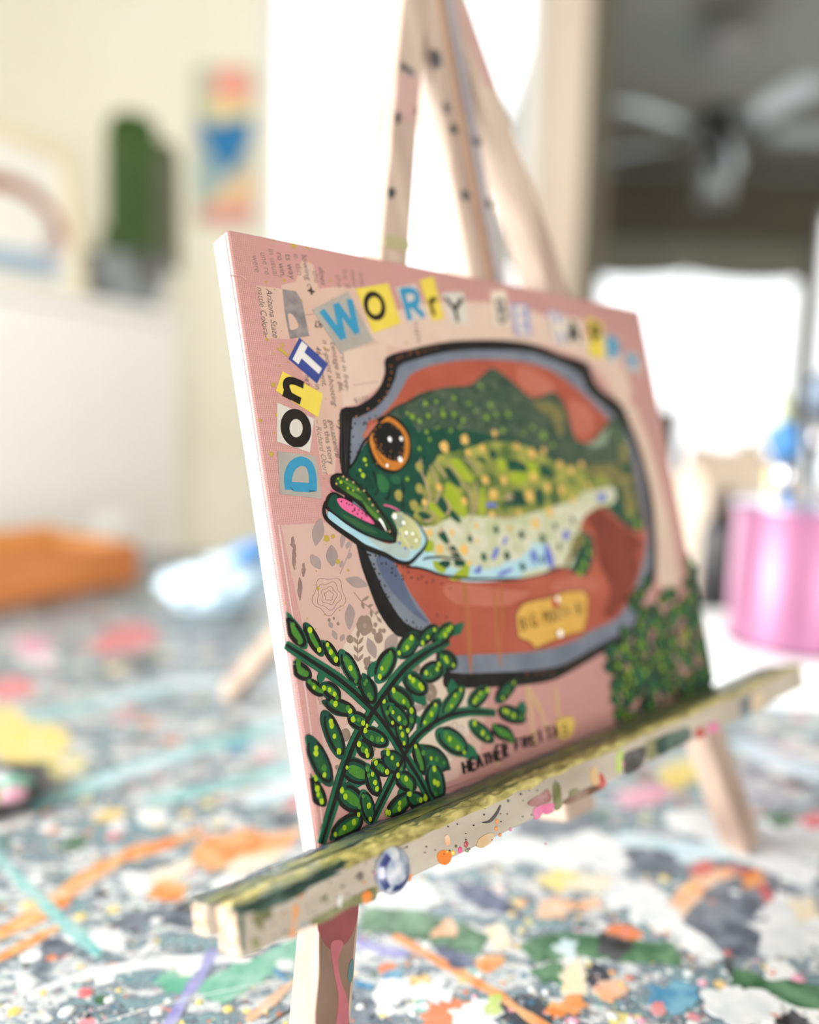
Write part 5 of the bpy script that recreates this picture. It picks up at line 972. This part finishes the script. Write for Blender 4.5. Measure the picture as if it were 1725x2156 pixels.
LV = [(65, 160, 190, 340, 70), (205, 210, 300, 390, 60), (320, 310, 410, 460, 60), (440, 380, 540, 580, 70), (570, 530, 640, 710, 84), (110, 455, 220, 545, 84), (215, 560, 310, 650, 60), (310, 590, 410, 680, 84), (330, 700, 520, 775, 90), (670, 560, 765, 365, 92), (810, 400, 910, 262, 100), (940, 325, 1040, 212, 74), (1060, 300, 1140, 200, 84), (1070, 380, 1160, 480, 90), (960, 545, 1085, 460, 104), (850, 530, 970, 640, 104), (740, 620, 880, 730, 104), (690, 680, 760, 860, 64), (860, 900, 892, 742, 54), (800, 820, 850, 1000, 64), (950, 890, 1060, 698, 74), (1090, 790, 1212, 618, 84), (1270, 725, 1372, 615, 84), (1450, 695, 1552, 568, 72), (1460, 755, 1612, 820, 84), (1275, 840, 1405, 955, 74), (1420, 865, 1545, 940, 84), (1070, 890, 1240, 1030, 112), (490, 790, 605, 860, 94), (330, 785, 430, 1050, 92), (560, 890, 720, 975, 100), (545, 960, 620, 1060, 80), (225, 950, 350, 1225, 96), (215, 1195, 315, 1365, 80), (450, 1110, 610, 1200, 132), (420, 1260, 560, 1390, 126), (600, 1120, 660, 1300, 84), (640, 1095, 740, 1165, 80), (710, 1030, 830, 1145, 112), (800, 1165, 900, 1265, 94), (940, 1000, 1120, 1130, 120), (1015, 1110, 1060, 1345, 100), (740, 1440, 880, 1300, 92), (860, 1300, 1000, 1395, 92), (380, 1590, 560, 1440, 112), (575, 1290, 620, 1480, 76), (905, 960, 965, 1160, 54), (740, 720, 860, 860, 90)]
fern_set('painted_fern', 'dark green painted fern at the corner beside the bolt end of the ledge', ST, LV, C4, 1.0, 4)
r2 = random.Random(23); LVR = []
def in_reg(x, y):
    # sloping fern patch on the far side of the canvas
    e_ = 1290 + max(0, (1400 - y)) * 0.25; re = 1348 + (y - 650) * 0.222
    top = 1230 + max(0, (1420 - x)) * 0.9 - max(0, x - 1420) * 1.2
    return e_ < x < re - 8 and y > top and y < 1790 - 0.40 * (x - 668) - 6
for _ in range(900):
    x, y = r2.uniform(1270, 1525), r2.uniform(1120, 1545)
    if in_reg(x, y) and (all((x - q[0]) ** 2 + (y - q[1]) ** 2 > 20 ** 2 for q in LVR)):
        a = r2.uniform(-2.4, -.5); Lg = r2.uniform(24, 38); LVR.append((x, y, x + math.cos(a) * Lg * .6, y + math.sin(a) * Lg, r2.uniform(14, 20)))
LVR += [(1352, 1262, 1338, 1240, 14), (1338, 1280, 1330, 1258, 14), (1395, 1308, 1385, 1280, 14), (1358, 1246, 1370, 1224, 14)]
fern_set('painted_fern', 'dense dark green painted fern at the corner away from the bolt', [([(1400, 1490), (1385, 1420), (1350, 1300), (1335, 1255)], 2.0), ([(1470, 1450), (1460, 1380), (1450, 1290), (1465, 1190)], 2.4), ([(1300, 1520), (1360, 1440), (1430, 1400)], 2.4)], LVR, ident, 1.25, 9, True)
# ---- signature
for (x, y, w, hh) in ((990, 1600, 20, 80), (1040, 1590, 16, 60), (1190, 1545, 20, 40)): pass
patch('signature_patch', mp(C5, (640, 1245), (735, 1220), (730, 1330), (650, 1350)), pt('sig_yellow', (220, 186, 96)), smooth=True)
hand('HEATHER', C4(1232, 1168), C4(1530, 1052), 4.6, .85, BLACK, painting, 'signature', .18, 3)
hand('FREITAS', C5(378, 1432), C5(715, 1318), 4.4, .8, L_BLK, painting, 'signature', .18, 8)
bpy.data.objects.remove(FTO)

# ================================================================== THINGS ON THE TABLE
GAIN = 0.85
# shallow wooden box
A = on_z(-60, 1290); Bq = on_z(292, 1226); dx = (Bq - A); dx.z = 0; Lb = dx.length; dx.normalize(); dy = Vector((-dx.y, dx.x, 0))
M = Matrix((dx, dy, Vector((0, 0, 1)))).transposed().to_4x4(); M.translation = Bq + Vector((0, 0, .0008))
wbox = empty('wooden_box', M); tag(wbox, 'shallow open wooden box of warm orange pine on the table', 'box')
GAIN = 1.0
pine = ramp_mat('orange_pine', [(190, 110, 56), (216, 138, 78), (228, 156, 94)], 14, 0.5, (0.4, 4, 4)); pine2 = ramp_mat('honey_pine', [(214, 150, 84), (232, 172, 104)], 16, .5, (0.4, 4, 4))
Lx, Ly, Hb = -0.36, 0.20, 0.052
box('front_board', (Lx, 0, 0.004), (0, 0.012, Hb), pine, wbox, 0.0015); box('back_board', (Lx, Ly - 0.012, 0.004), (0, Ly, Hb + .004), pine2, wbox, 0.0015)
box('side_board', (Lx, 0.0121, 0.004), (Lx + 0.012, Ly - 0.0121, Hb), pine, wbox, 0.0015); box('side_board', (-0.012, 0.0121, 0.004), (0, Ly - 0.0121, Hb), pine2, wbox, 0.0015)
box('box_floor', (Lx + .001, 0.001, 0), (-0.001, Ly - .001, 0.0045), pine, wbox)
# white pot standing behind the box
def jar(name, px, y_base, z, r, h, body, lidm, label, cat, lid=True, group=None, prof=None, dep=None):
    P = on_z(px, y_base, z) if dep is None else Vector((at_depth(px, 900, dep).x, dep, z))
    e = empty(name, loc=P); tag(e, label, cat, group)
    lathe('body', prof or [(r * .92, 0), (r, h * .04), (r, h * .78), (r * .9, h * .84), (r * .86, h * .88)], body, e, 28)
    if lid: lathe('lid', [(r * .9, h * .86), (r * .92, h * .87), (r * .92, h * .98), (r * .86, h)], lidm, e, 28)
    return e
white_gl = mat('white_plastic', (240, 240, 238), .35); blue_pl = mat('blue_plastic', (60, 130, 200), .35); tan_gl = mat('tan_glaze', (196, 160, 120), .4); lav_gl = mat('lavender_plastic', (206, 206, 226), .3); brn_gl = mat('brown_bottle', (130, 84, 60), .3); grn_gl = mat('moss_glaze', (120, 130, 90), .4)
jar('paint_tub', 232, 1142, TABLE_Z, 0.036, 0.055, white_gl, white_gl, 'round white tub behind the orange wooden box', 'tub')
# crumpled pale blue plastic bag with a strong blue corner
bmb = bmesh.new(); bmesh.ops.create_icosphere(bmb, subdivisions=5, radius=1)
for v in bmb.verts:
    p = v.co.normalized(); q = abs(noise.noise(p * 1.7 + Vector((3, 1, 2)))) * .5 + abs(noise.noise(p * 3.6)) * .28 + abs(noise.noise(p * 8)) * .1
    k = 0.78 + q; v.co = Vector((p.x * 0.062 * k, p.y * 0.048 * k, max(0, (p.z * 0.5 + 0.46)) * 0.068 * (0.8 + q * .6)))
    if p.x > 0.25: v.co.z += 0.016 * (p.x - .25)
bag_m = mat('pale_blue_plastic', (226, 242, 250), .3, (190, 224, 246), 18); bag_d = mat('strong_blue_plastic', (72, 140, 214), .3, (110, 170, 230), 30)
P = on_z(462, 1287); bag = empty('plastic_bag', loc=P); tag(bag, 'crumpled pale blue plastic bag on the table behind the easel', 'bag')
bm_obj('bag_body', bmb, bag_m, bag, True)
bmb = bmesh.new(); bmesh.ops.create_icosphere(bmb, subdivisions=4, radius=1)
for v in bmb.verts:
    p = v.co.normalized(); k = .8 + abs(noise.noise(p * 2.6 + Vector((9, 4, 1)))) * .7; v.co = Vector((p.x * .026 * k + .036, p.y * .02 * k, p.z * .011 * k + .071 + p.x * .008))
bm_obj('bag_knot', bmb, bag_d, bag, True)
# small paint palette at the table's side
P = on_z(-22, 1680); pal_ = empty('paint_palette', loc=P); tag(pal_, 'small dark plastic dish holding green, white and pink paint', 'palette')
lathe('dish', [(0.026, 0), (0.030, 0.002), (0.034, 0.007), (0.0325, 0.0075), (0.028, 0.004), (0.001, 0.0035)], mat('palette_dark', (54, 52, 56), .4), pal_, 36)
for (x, y, r, c) in ((0.02, 0.012, .014, 'mint'), (0.004, 0.02, .012, 'white'), (0.028, -0.012, .012, 'pink'), (-.012, .0, .014, 'white'), (.008, -.02, .013, 'lime')):
    obj('paint_pool', *disc(Vector((x * .62, y * .62)), r * .66, r * .66, 0.003, 0.0095, wob=.3, seg=16, dome=.6), PAINT[c], pal_, True)
# white drawing pad with the pink tin on it
pad = empty('drawing_pad', loc=(0.42, 0.77, TABLE_Z)); tag(pad, 'thick white drawing pad lying under the pink tin', 'pad')
pw = mat('pad_paper', (244, 246, 248), .7)
for i in range(6): box('page_block', (-0.16 + .0006 * (i % 2), -0.10, 0.005 * i), (0.20, 0.12 - .0008 * (i % 3), 0.005 * i + 0.0048), pw, pad, 0.0006)
PZ = TABLE_Z + 0.0298
tin_c = Vector((0.368, 0.765, PZ))
tin = empty('brush_tin', loc=tin_c); tag(tin, 'shiny pink metal tin full of brushes on the white pad', 'tin')
tin_m = mat('pink_metal', (168, 112, 142), 0.42, (154, 100, 132), 8, metal=0.35)
_nt = tin_m.node_tree; _b = _nt.nodes['Principled BSDF']; _b.inputs['Anisotropic'].default_value = 0.92; _b.inputs['Anisotropic Rotation'].default_value = 0.25
_tg = _nt.nodes.new('ShaderNodeTangent'); _tg.direction_type = 'RADIAL'; _tg.axis = 'Z'; _nt.links.new(_tg.outputs[0], _b.inputs['Tangent']); tin_d = mat('tin_inside', (120, 90, 108), .5, metal=.6)
lathe('tin_body', [(0.060, 0.0), (0.0625, 0.003), (0.0625, 0.128), (0.0605, 0.128), (0.0600, 0.006), (0.001, 0.005)], tin_m, tin, 64, cap=False)
lathe('tin_foot', [(0.001, 0.0), (0.060, 0.0)], tin_d, tin, 64, cap=False)
lathe('tin_rim', [(0.0605, 0.1275), (0.0645, 0.128), (0.0650, 0.1305), (0.0635, 0.132), (0.0605, 0.1315)], mat('tin_rim_metal', (176, 170, 196), .25, metal=.8), tin, 64)
lathe('tin_base_ring', [(0.0605, 0.0002), (0.0640, 0.0006), (0.0642, 0.003), (0.0615, 0.004)], mat('tin_ring', (96, 60, 84), .3, metal=.7), tin, 64)
def brush(dx_, dy_, lean, az, L, hand_m, fer, bris, label):
    base = tin_c + Vector((dx_, dy_, 0.0065)); d = Vector((math.sin(lean) * math.cos(az), math.sin(lean) * math.sin(az), math.cos(lean)))
    q = d.to_track_quat('Z', 'Y').to_matrix().to_4x4(); q.translation = base
    e = empty('paint_brush', q); tag(e, label, 'brush', 'brushes in the pink tin')
    lathe('handle', [(0.002, 0), (0.0035, L * .2), (0.0055, L * .5), (0.0045, L * .68)], hand_m, e, 14)
    lathe('ferrule', [(0.0055, L * .68), (0.0085, L * .72), (0.0105, L * .82)], fer, e, 14)
    lathe('bristles', [(0.0105, L * .82), (0.015, L * .9), (0.012, L * .97), (0.003, L)], bris, e, 14)
chrome = mat('ferrule_metal', (190, 190, 196), .25, metal=1.0)
brush(-.022, -.018, .06, 2.9, .20, blue_pl, chrome, mat('bristle_blue', (58, 110, 160), .7), 'paint brush with a blue handle and blue-stained bristles')
brush(.022, -.024, .10, 5.6, .235, mat('handle_dark', (50, 56, 66), .4), chrome, mat('bristle_grey', (96, 100, 108), .7), 'paint brush with a dark handle and grey bristles')
brush(-.014, .030, .08, 1.8, .23, mat('handle_cream', (232, 214, 160), .4), chrome, mat('bristle_pale', (210, 220, 190), .7), 'paint brush with a cream handle and pale bristles')
brush(.036, .006, .10, .2, .22, mat('handle_red', (130, 60, 60), .4), chrome, mat('bristle_brown', (90, 70, 56), .7), 'paint brush with a red handle and brown bristles')
brush(.020, .036, .10, 1.1, .25, mat('handle_grey', (130, 140, 150), .4), chrome, mat('bristle_slate', (110, 124, 140), .7), 'paint brush with a grey handle and slate bristles')
_p = on_z(1506, 1318); _e = empty('paint_bottle', loc=_p); tag(_e, 'slim black paint bottle between the carton and the pink tin', 'bottle')
_bk = mat('bottle_black', (26, 24, 28), .35)
lathe('bottle_body', [(.022, 0), (.0235, .003), (.0235, .112), (.016, .126), (.009, .13)], _bk, _e, 24); lathe('bottle_cap', [(.010, .129), (.0105, .131), (.0095, .152), (.005, .158)], mat('bottle_cap_dark', (60, 46, 40), .4), _e, 20)
# cream carton behind the canvas edge
ctn = empty('carton', loc=(0.40, 1.05, TABLE_Z)); ctn.rotation_euler.z = .3; tag(ctn, 'tall cream cardboard carton standing behind the canvas', 'carton')
GAIN = .62
cm = mat('cream_card', (244, 226, 206), .7); cm2 = mat('cream_card_flap', (236, 216, 194), .7)
box('carton_body', (-.06, -.045, 0), (.06, .045, .155), cm, ctn, .002)
obj('carton_gable', [(-.06, -.045, .155), (.06, -.045, .155), (.06, .045, .155), (-.06, .045, .155), (-.05, 0, .185), (.05, 0, .185)], [(0, 1, 5, 4), (2, 3, 4, 5), (0, 4, 3), (1, 2, 5), (0, 3, 2, 1)], cm2, ctn)
box('carton_seam', (-.05, -.002, .183), (.05, .002, .2), cm2, ctn, .0006)

# ================================================================== FURNITURE BEHIND
GAIN = 1.0
cabA = Vector((-0.985, 0.78, 0)); cabB = Vector((-0.535, 1.92, 0)); ca = (cabB - cabA).normalized(); cl = (cabB - cabA).length; cn = Vector((ca.y, -ca.x, 0))
M = Matrix((ca, -cn, Vector((0, 0, 1)))).transposed().to_4x4(); M.translation = cabA
CABH = 1.18
cab = empty('white_cabinet', M); tag(cab, 'tall white cabinet with four doors below the cactus', 'cabinet')
cw = mat('cabinet_white', (252, 252, 251), .45); cg = mat('cabinet_side', (224, 230, 224), .6)
box('carcass', (0, 0.018, 0.06), (cl, 0.42, CABH - .025), cw, cab, .002); box('plinth', (0.02, .04, 0), (cl - .02, .40, .06), cg, cab)
box('cabinet_top', (-.01, -.005, CABH - .025), (cl + .012, .43, CABH), cw, cab, .004)
for i in range(4):
    x0 = i * cl / 4
    dr = box('door', (x0 + .003, 0, .065), (x0 + cl / 4 - .003, .0175, CABH - .03), cw, cab, .002)
    lathe('handle', [(.006, 0), (.005, .012), (.010, .018), (.009, .024)], chrome, dr, 16, M=Matrix.Translation((x0 + (cl / 4 - .03 if i % 2 == 0 else .03), 0, .7)) @ Matrix.Rotation(math.pi / 2, 4, 'X'))
def on_cab(px, dep_t, back=0.15):
    """point on the cabinet top: along t of its length, back from the front edge"""
    return cabA + ca * (dep_t * cl) - cn * back + Vector((0, 0, CABH))
def cab_t(px):
    # where the vertical plane through pixel column px crosses the cabinet's front line shifted back
    best = min((abs((at_depth(px, 860, 1.0).x / 1.0) - ((cabA + ca * (t / 400 * cl) - cn * .15).x / (cabA + ca * (t / 400 * cl) - cn * .15).y)), t / 400) for t in range(400))
    return best[1]
# cactus in a glazed pot
P = on_cab(0, cab_t(262)); cactus = empty('potted_cactus', loc=P); cactus.scale = (1.25, 1.25, 1.25); tag(cactus, 'tall dark green cactus in a grey speckled pot on the white cabinet', 'plant')
pr = .084
lathe('pot', [(.058, 0), (.066, .004), (pr * .94, .05), (pr, .085), (pr * 1.04, .088), (pr * 1.04, .100), (pr * .95, .100), (pr * .93, .088)], ramp_mat('speckled_pot', [(60, 52, 46), (92, 86, 80), (160, 168, 170), (110, 108, 106)], 20, .3), cactus, 40)
lathe('soil', [(.001, .09), (.05, .091), (.08, .088)], mat('soil', (60, 50, 42), .9), cactus, 24, cap=False)
def column_cactus(name, c, r, h, m_):
    seg, vs, fs = 60, [], []; rings = 16
    for i in range(rings + 1):
        t = i / rings; z = .085 + h * (1 - (1 - t) ** 1.6) if t > .6 else .085 + h * (t / .6) * .77
        rr = r * (1 if t < .6 else math.sqrt(max(0.0, 1 - ((t - .6) / .4) ** 2.2)))
        for k in range(seg):
            a = 2 * math.pi * k / seg; q = 1 + .14 * math.cos(a * 10); vs.append(Vector((c[0] + rr * q * math.cos(a), c[1] + rr * q * math.sin(a), z)))
    for i in range(rings):
        for k in range(seg):
            j = (k + 1) % seg; fs.append((i * seg + k, i * seg + j, (i + 1) * seg + j, (i + 1) * seg + k))
    return obj(name, vs, fs, m_, cactus, True)
cg1 = mat('cactus_green', (58, 92, 22), .5, (40, 70, 16), 30); cg2 = mat('cactus_grey_green', (104, 106, 84), .6, (86, 90, 70), 30)
column_cactus('stem', (.02, 0, 0), .042, .27, cg1); column_cactus('side_stem', (.07, .02, 0), .026, .23, cg2); column_cactus('side_stem', (-.03, .03, 0), .018, .08, cg1)
# framed picture leaning on the cabinet
t0 = cab_t(38); P = on_cab(0, t0, .12)
Mp = Matrix((ca, Vector((0, 0, 1)), cn)).transposed().to_4x4(); Mp = Matrix.Translation(P + Vector((0, 0, .003))) @ Mp.to_3x3().to_4x4() @ Matrix.Rotation(-.13, 4, 'X')
pic = empty('framed_picture', Mp); tag(pic, 'pale framed abstract picture leaning on the white cabinet', 'picture')
fw_ = mat('frame_cream', (240, 226, 194), .5); fmat = mat('mat_white', (248, 246, 240), .8); pw2, ph = .155, .315
for lo, hi in (((-pw2, 0, -.012), (-pw2 + .026, ph, .012)), ((pw2 - .026, 0, -.012), (pw2, ph, .012)), ((-pw2 + .026, 0, -.012), (pw2 - .026, .026, .012)), ((-pw2 + .026, ph - .026, -.012), (pw2 - .026, ph, .012))): box('frame_side', lo, hi, fw_, pic, .002)
box('mount', (-pw2 + .02, .02, -.008), (pw2 - .02, ph - .02, .001), fmat, pic)
pb = mat('pic_brown', (150, 86, 62), .8, (176, 110, 84), 20); pbl = mat('pic_blue', (170, 190, 210), .8); plv = mat('pic_lilac', (206, 196, 198), .8)
v2 = lambda *p: [Vector(q) for q in p]
obj('brown_arc', *ribbon(spline(v2((-.115, .10), (-.10, .17), (-.04, .205), (.04, .20), (.095, .165), (.108, .12)), False, 6), .030, .0005, .002), pb, pic)
obj('lilac_shape', *slab(spline(v2((.05, .06), (.10, .08), (.12, .14), (.10, .16), (.06, .12)), True, 5), .0005, .0016), plv, pic)
obj('blue_shape', *slab(spline(v2((-.12, .04), (.0, .035), (.09, .045), (.06, .085), (-.06, .08), (-.11, .085)), True, 5), .0005, .0022), pbl, pic)
# narrow bright abstract canvas hanging by the glass door
ap = empty('abstract_canvas', loc=Vector((at_depth(480, 300, Y1 - .03).x, Y1 - .03, 1.57))); tag(ap, 'narrow abstract canvas of pink, blue and peach shapes beside the glass door', 'picture')
def AP(px, y): q = at_depth(px, y, Y1 - .03); return Vector((q.x - ap.location.x, q.z - ap.location.z))
def ap_shape(name, px, c, h, c2=None):
    s = spline([AP(*p) for p in px], True, 5); vs, fs = slab(s, .0, h); vs = [Vector((v.x, -v.z, v.y)) for v in vs]; obj(name, vs, fs, mat('abs_' + name + str(h), c, .6, c2, 12), ap)
q0, q1 = AP(408, 470), AP(532, 140)
box('canvas', (q0.x, 0, q0.y), (q1.x, .028, q1.y), mat('abs_ground', (206, 206, 184), .7, (190, 196, 176), 14), ap, .002)
ap_shape('pink_shape', [(455, 150), (515, 145), (528, 200), (500, 220), (455, 205)], (240, 160, 140), .002, (246, 176, 156)); ap_shape('cream_shape', [(440, 215), (525, 220), (520, 250), (450, 255)], (236, 220, 160), .0025); ap_shape('blue_shape', [(412, 252), (450, 262), (528, 250), (520, 310), (480, 368), (455, 340), (430, 300)], (20, 110, 170), .003, (30, 130, 186))
ap_shape('peach_shape', [(440, 430), (480, 395), (530, 365), (530, 420), (490, 440)], (236, 196, 150), .002); ap_shape('rose_shape', [(430, 440), (490, 440), (528, 430), (525, 466), (430, 466)], (226, 150, 150), .0024); ap_shape('mist_shape', [(412, 320), (430, 310), (455, 350), (470, 385), (430, 420), (412, 400)], (160, 186, 186), .0018)
# sideboard with jars in the next room
sb = empty('sideboard', loc=(1.18, 2.62, 0)); tag(sb, 'low tan sideboard crowded with jars in the next room', 'sideboard')
sbm = mat('sideboard_tan', (226, 200, 168), .6, (214, 186, 152), 8)
box('carcass', (-.53, -.2, .05), (.55, .2, .75), sbm, sb, .003); box('sideboard_top', (-.56, -.22, .75), (.58, .22, .78), mat('sideboard_top', (238, 222, 200), .5), sb, .004)
for i in range(3):
    x0 = -.53 + i * .36; dd = box('door', (x0 + .006, -.216, .08), (x0 + .354, -.2005, .735), sbm, sb, .002)
    lathe('knob', [(.008, 0), (.006, .012), (.012, .02)], chrome, dd, 14, M=Matrix.Translation((x0 + .30, -.216, .45)) @ Matrix.Rotation(math.pi / 2, 4, 'X'))
for sx in (-.5, .52):
    for sy in (-.17, .17): box('foot', (sx - .025, sy - .025, 0), (sx + .025, sy + .025, .0505), sbm, sb)
for i, (px, r, h, b, l, lab) in enumerate(((1478, .04, .13, brn_gl, tan_gl, 'brown jar with a tan lid on the sideboard'), (1532, .045, .10, lav_gl, white_gl, 'squat lavender jar with a white lid on the sideboard'), (1582, .034, .15, tan_gl, grn_gl, 'tan jar with a moss green lid on the sideboard'), (1636, .045, .12, grn_gl, white_gl, 'moss green jar with a white lid on the sideboard'))):
    jar('jar', px, 0, .78, r, h, b, l, lab, 'jar', True, 'jars on the sideboard', dep=2.52 + .05 * (i % 2))
sp = empty('speaker', loc=(0.775, 2.66, .781)); tag(sp, 'small dark speaker at the end of the sideboard', 'speaker')
box('cabinet', (-.06, -.06, 0), (.06, .06, .235), mat('speaker_body', (84, 76, 70), .6), sp, .004)
for z, r in ((.07, .042), (.17, .03)): lathe('driver', [(r, 0), (r, .003), (r * .8, .001), (r * .2, .0005), (r * .1, .003)], mat('speaker_cone', (50, 46, 44), .5), sp, 28, M=Matrix.Translation((0, -.06, z)) @ Matrix.Rotation(math.pi / 2, 4, 'X'))
# ceiling fan
FD = 4.0; fx = at_depth(1525, 130, FD).x
fan = empty('ceiling_fan', loc=(fx, FD, ZC)); tag(fan, 'white ceiling fan with lamp shades and a dark motor in the next room', 'fan')
dark_m = mat('fan_dark', (58, 60, 62), .4, metal=.4); fanw = mat('fan_blade', (176, 188, 196), .4); shade_m = mat('fan_shade', (170, 178, 184), .35); canm = mat('fan_canopy', (164, 166, 170), .5)
lathe('canopy', [(.025, -.085), (.055, -.075), (.095, -.04), (.115, -.008), (.12, 0)], canm, fan, 32)
lathe('ceiling_rose', [(.145, -.012), (.16, -.006), (.165, 0)], mat('rose_grey', (132, 134, 130), .7), fan, 32)
lathe('downrod', [(.013, -.30), (.013, -.07)], canm, fan, 16)
lathe('motor', [(.03, -.46), (.09, -.445), (.12, -.40), (.12, -.34), (.08, -.305), (.02, -.295)], dark_m, fan, 32)
lathe('switch_housing', [(.03, -.60), (.055, -.585), (.06, -.52), (.05, -.46)], dark_m, fan, 24)
bz = -.415
for k in range(5):
    a = math.radians(-4 + 72 * k); R = Matrix.Rotation(a, 4, 'Z') @ Matrix.Rotation(math.radians(-12), 4, 'X')
    pts = v2((.17, -.045), (.30, -.066), (.50, -.078), (.62, -.074), (.655, -.045), (.665, 0), (.655, .045), (.62, .074), (.50, .078), (.30, .066), (.17, .045))
    vs, fs = slab(spline(pts, True, 3), -.004, .004); vs = [R @ v + Vector((0, 0, bz)) for v in vs]; bl = obj('blade', vs, fs, fanw, fan)
    vs, fs = slab(v2((.10, -.018), (.24, -.03), (.24, .03), (.10, .018)), -.009, -.0042); vs = [R @ v + Vector((0, 0, bz)) for v in vs]; obj('bracket', vs, fs, dark_m, bl)
for k in range(4):
    a = math.radians(35 + 90 * k); Rm = Matrix.Translation((.075 * math.cos(a), .075 * math.sin(a), -.585)) @ Matrix.Rotation(a, 4, 'Z') @ Matrix.Rotation(math.radians(35), 4, 'Y') @ Matrix.Rotation(math.pi, 4, 'X')
    lathe('lamp_shade', [(.02, -.02), (.026, 0), (.036, .035), (.06, .085), (.068, .11), (.065, .11), (.056, .083), (.032, .035), (.02, .004)], shade_m, fan, 24, M=Rm)
lathe('pull_finial', [(.004, -.76), (.014, -.75), (.016, -.72), (.004, -.70), (.003, -.60)], dark_m, fan, 14)
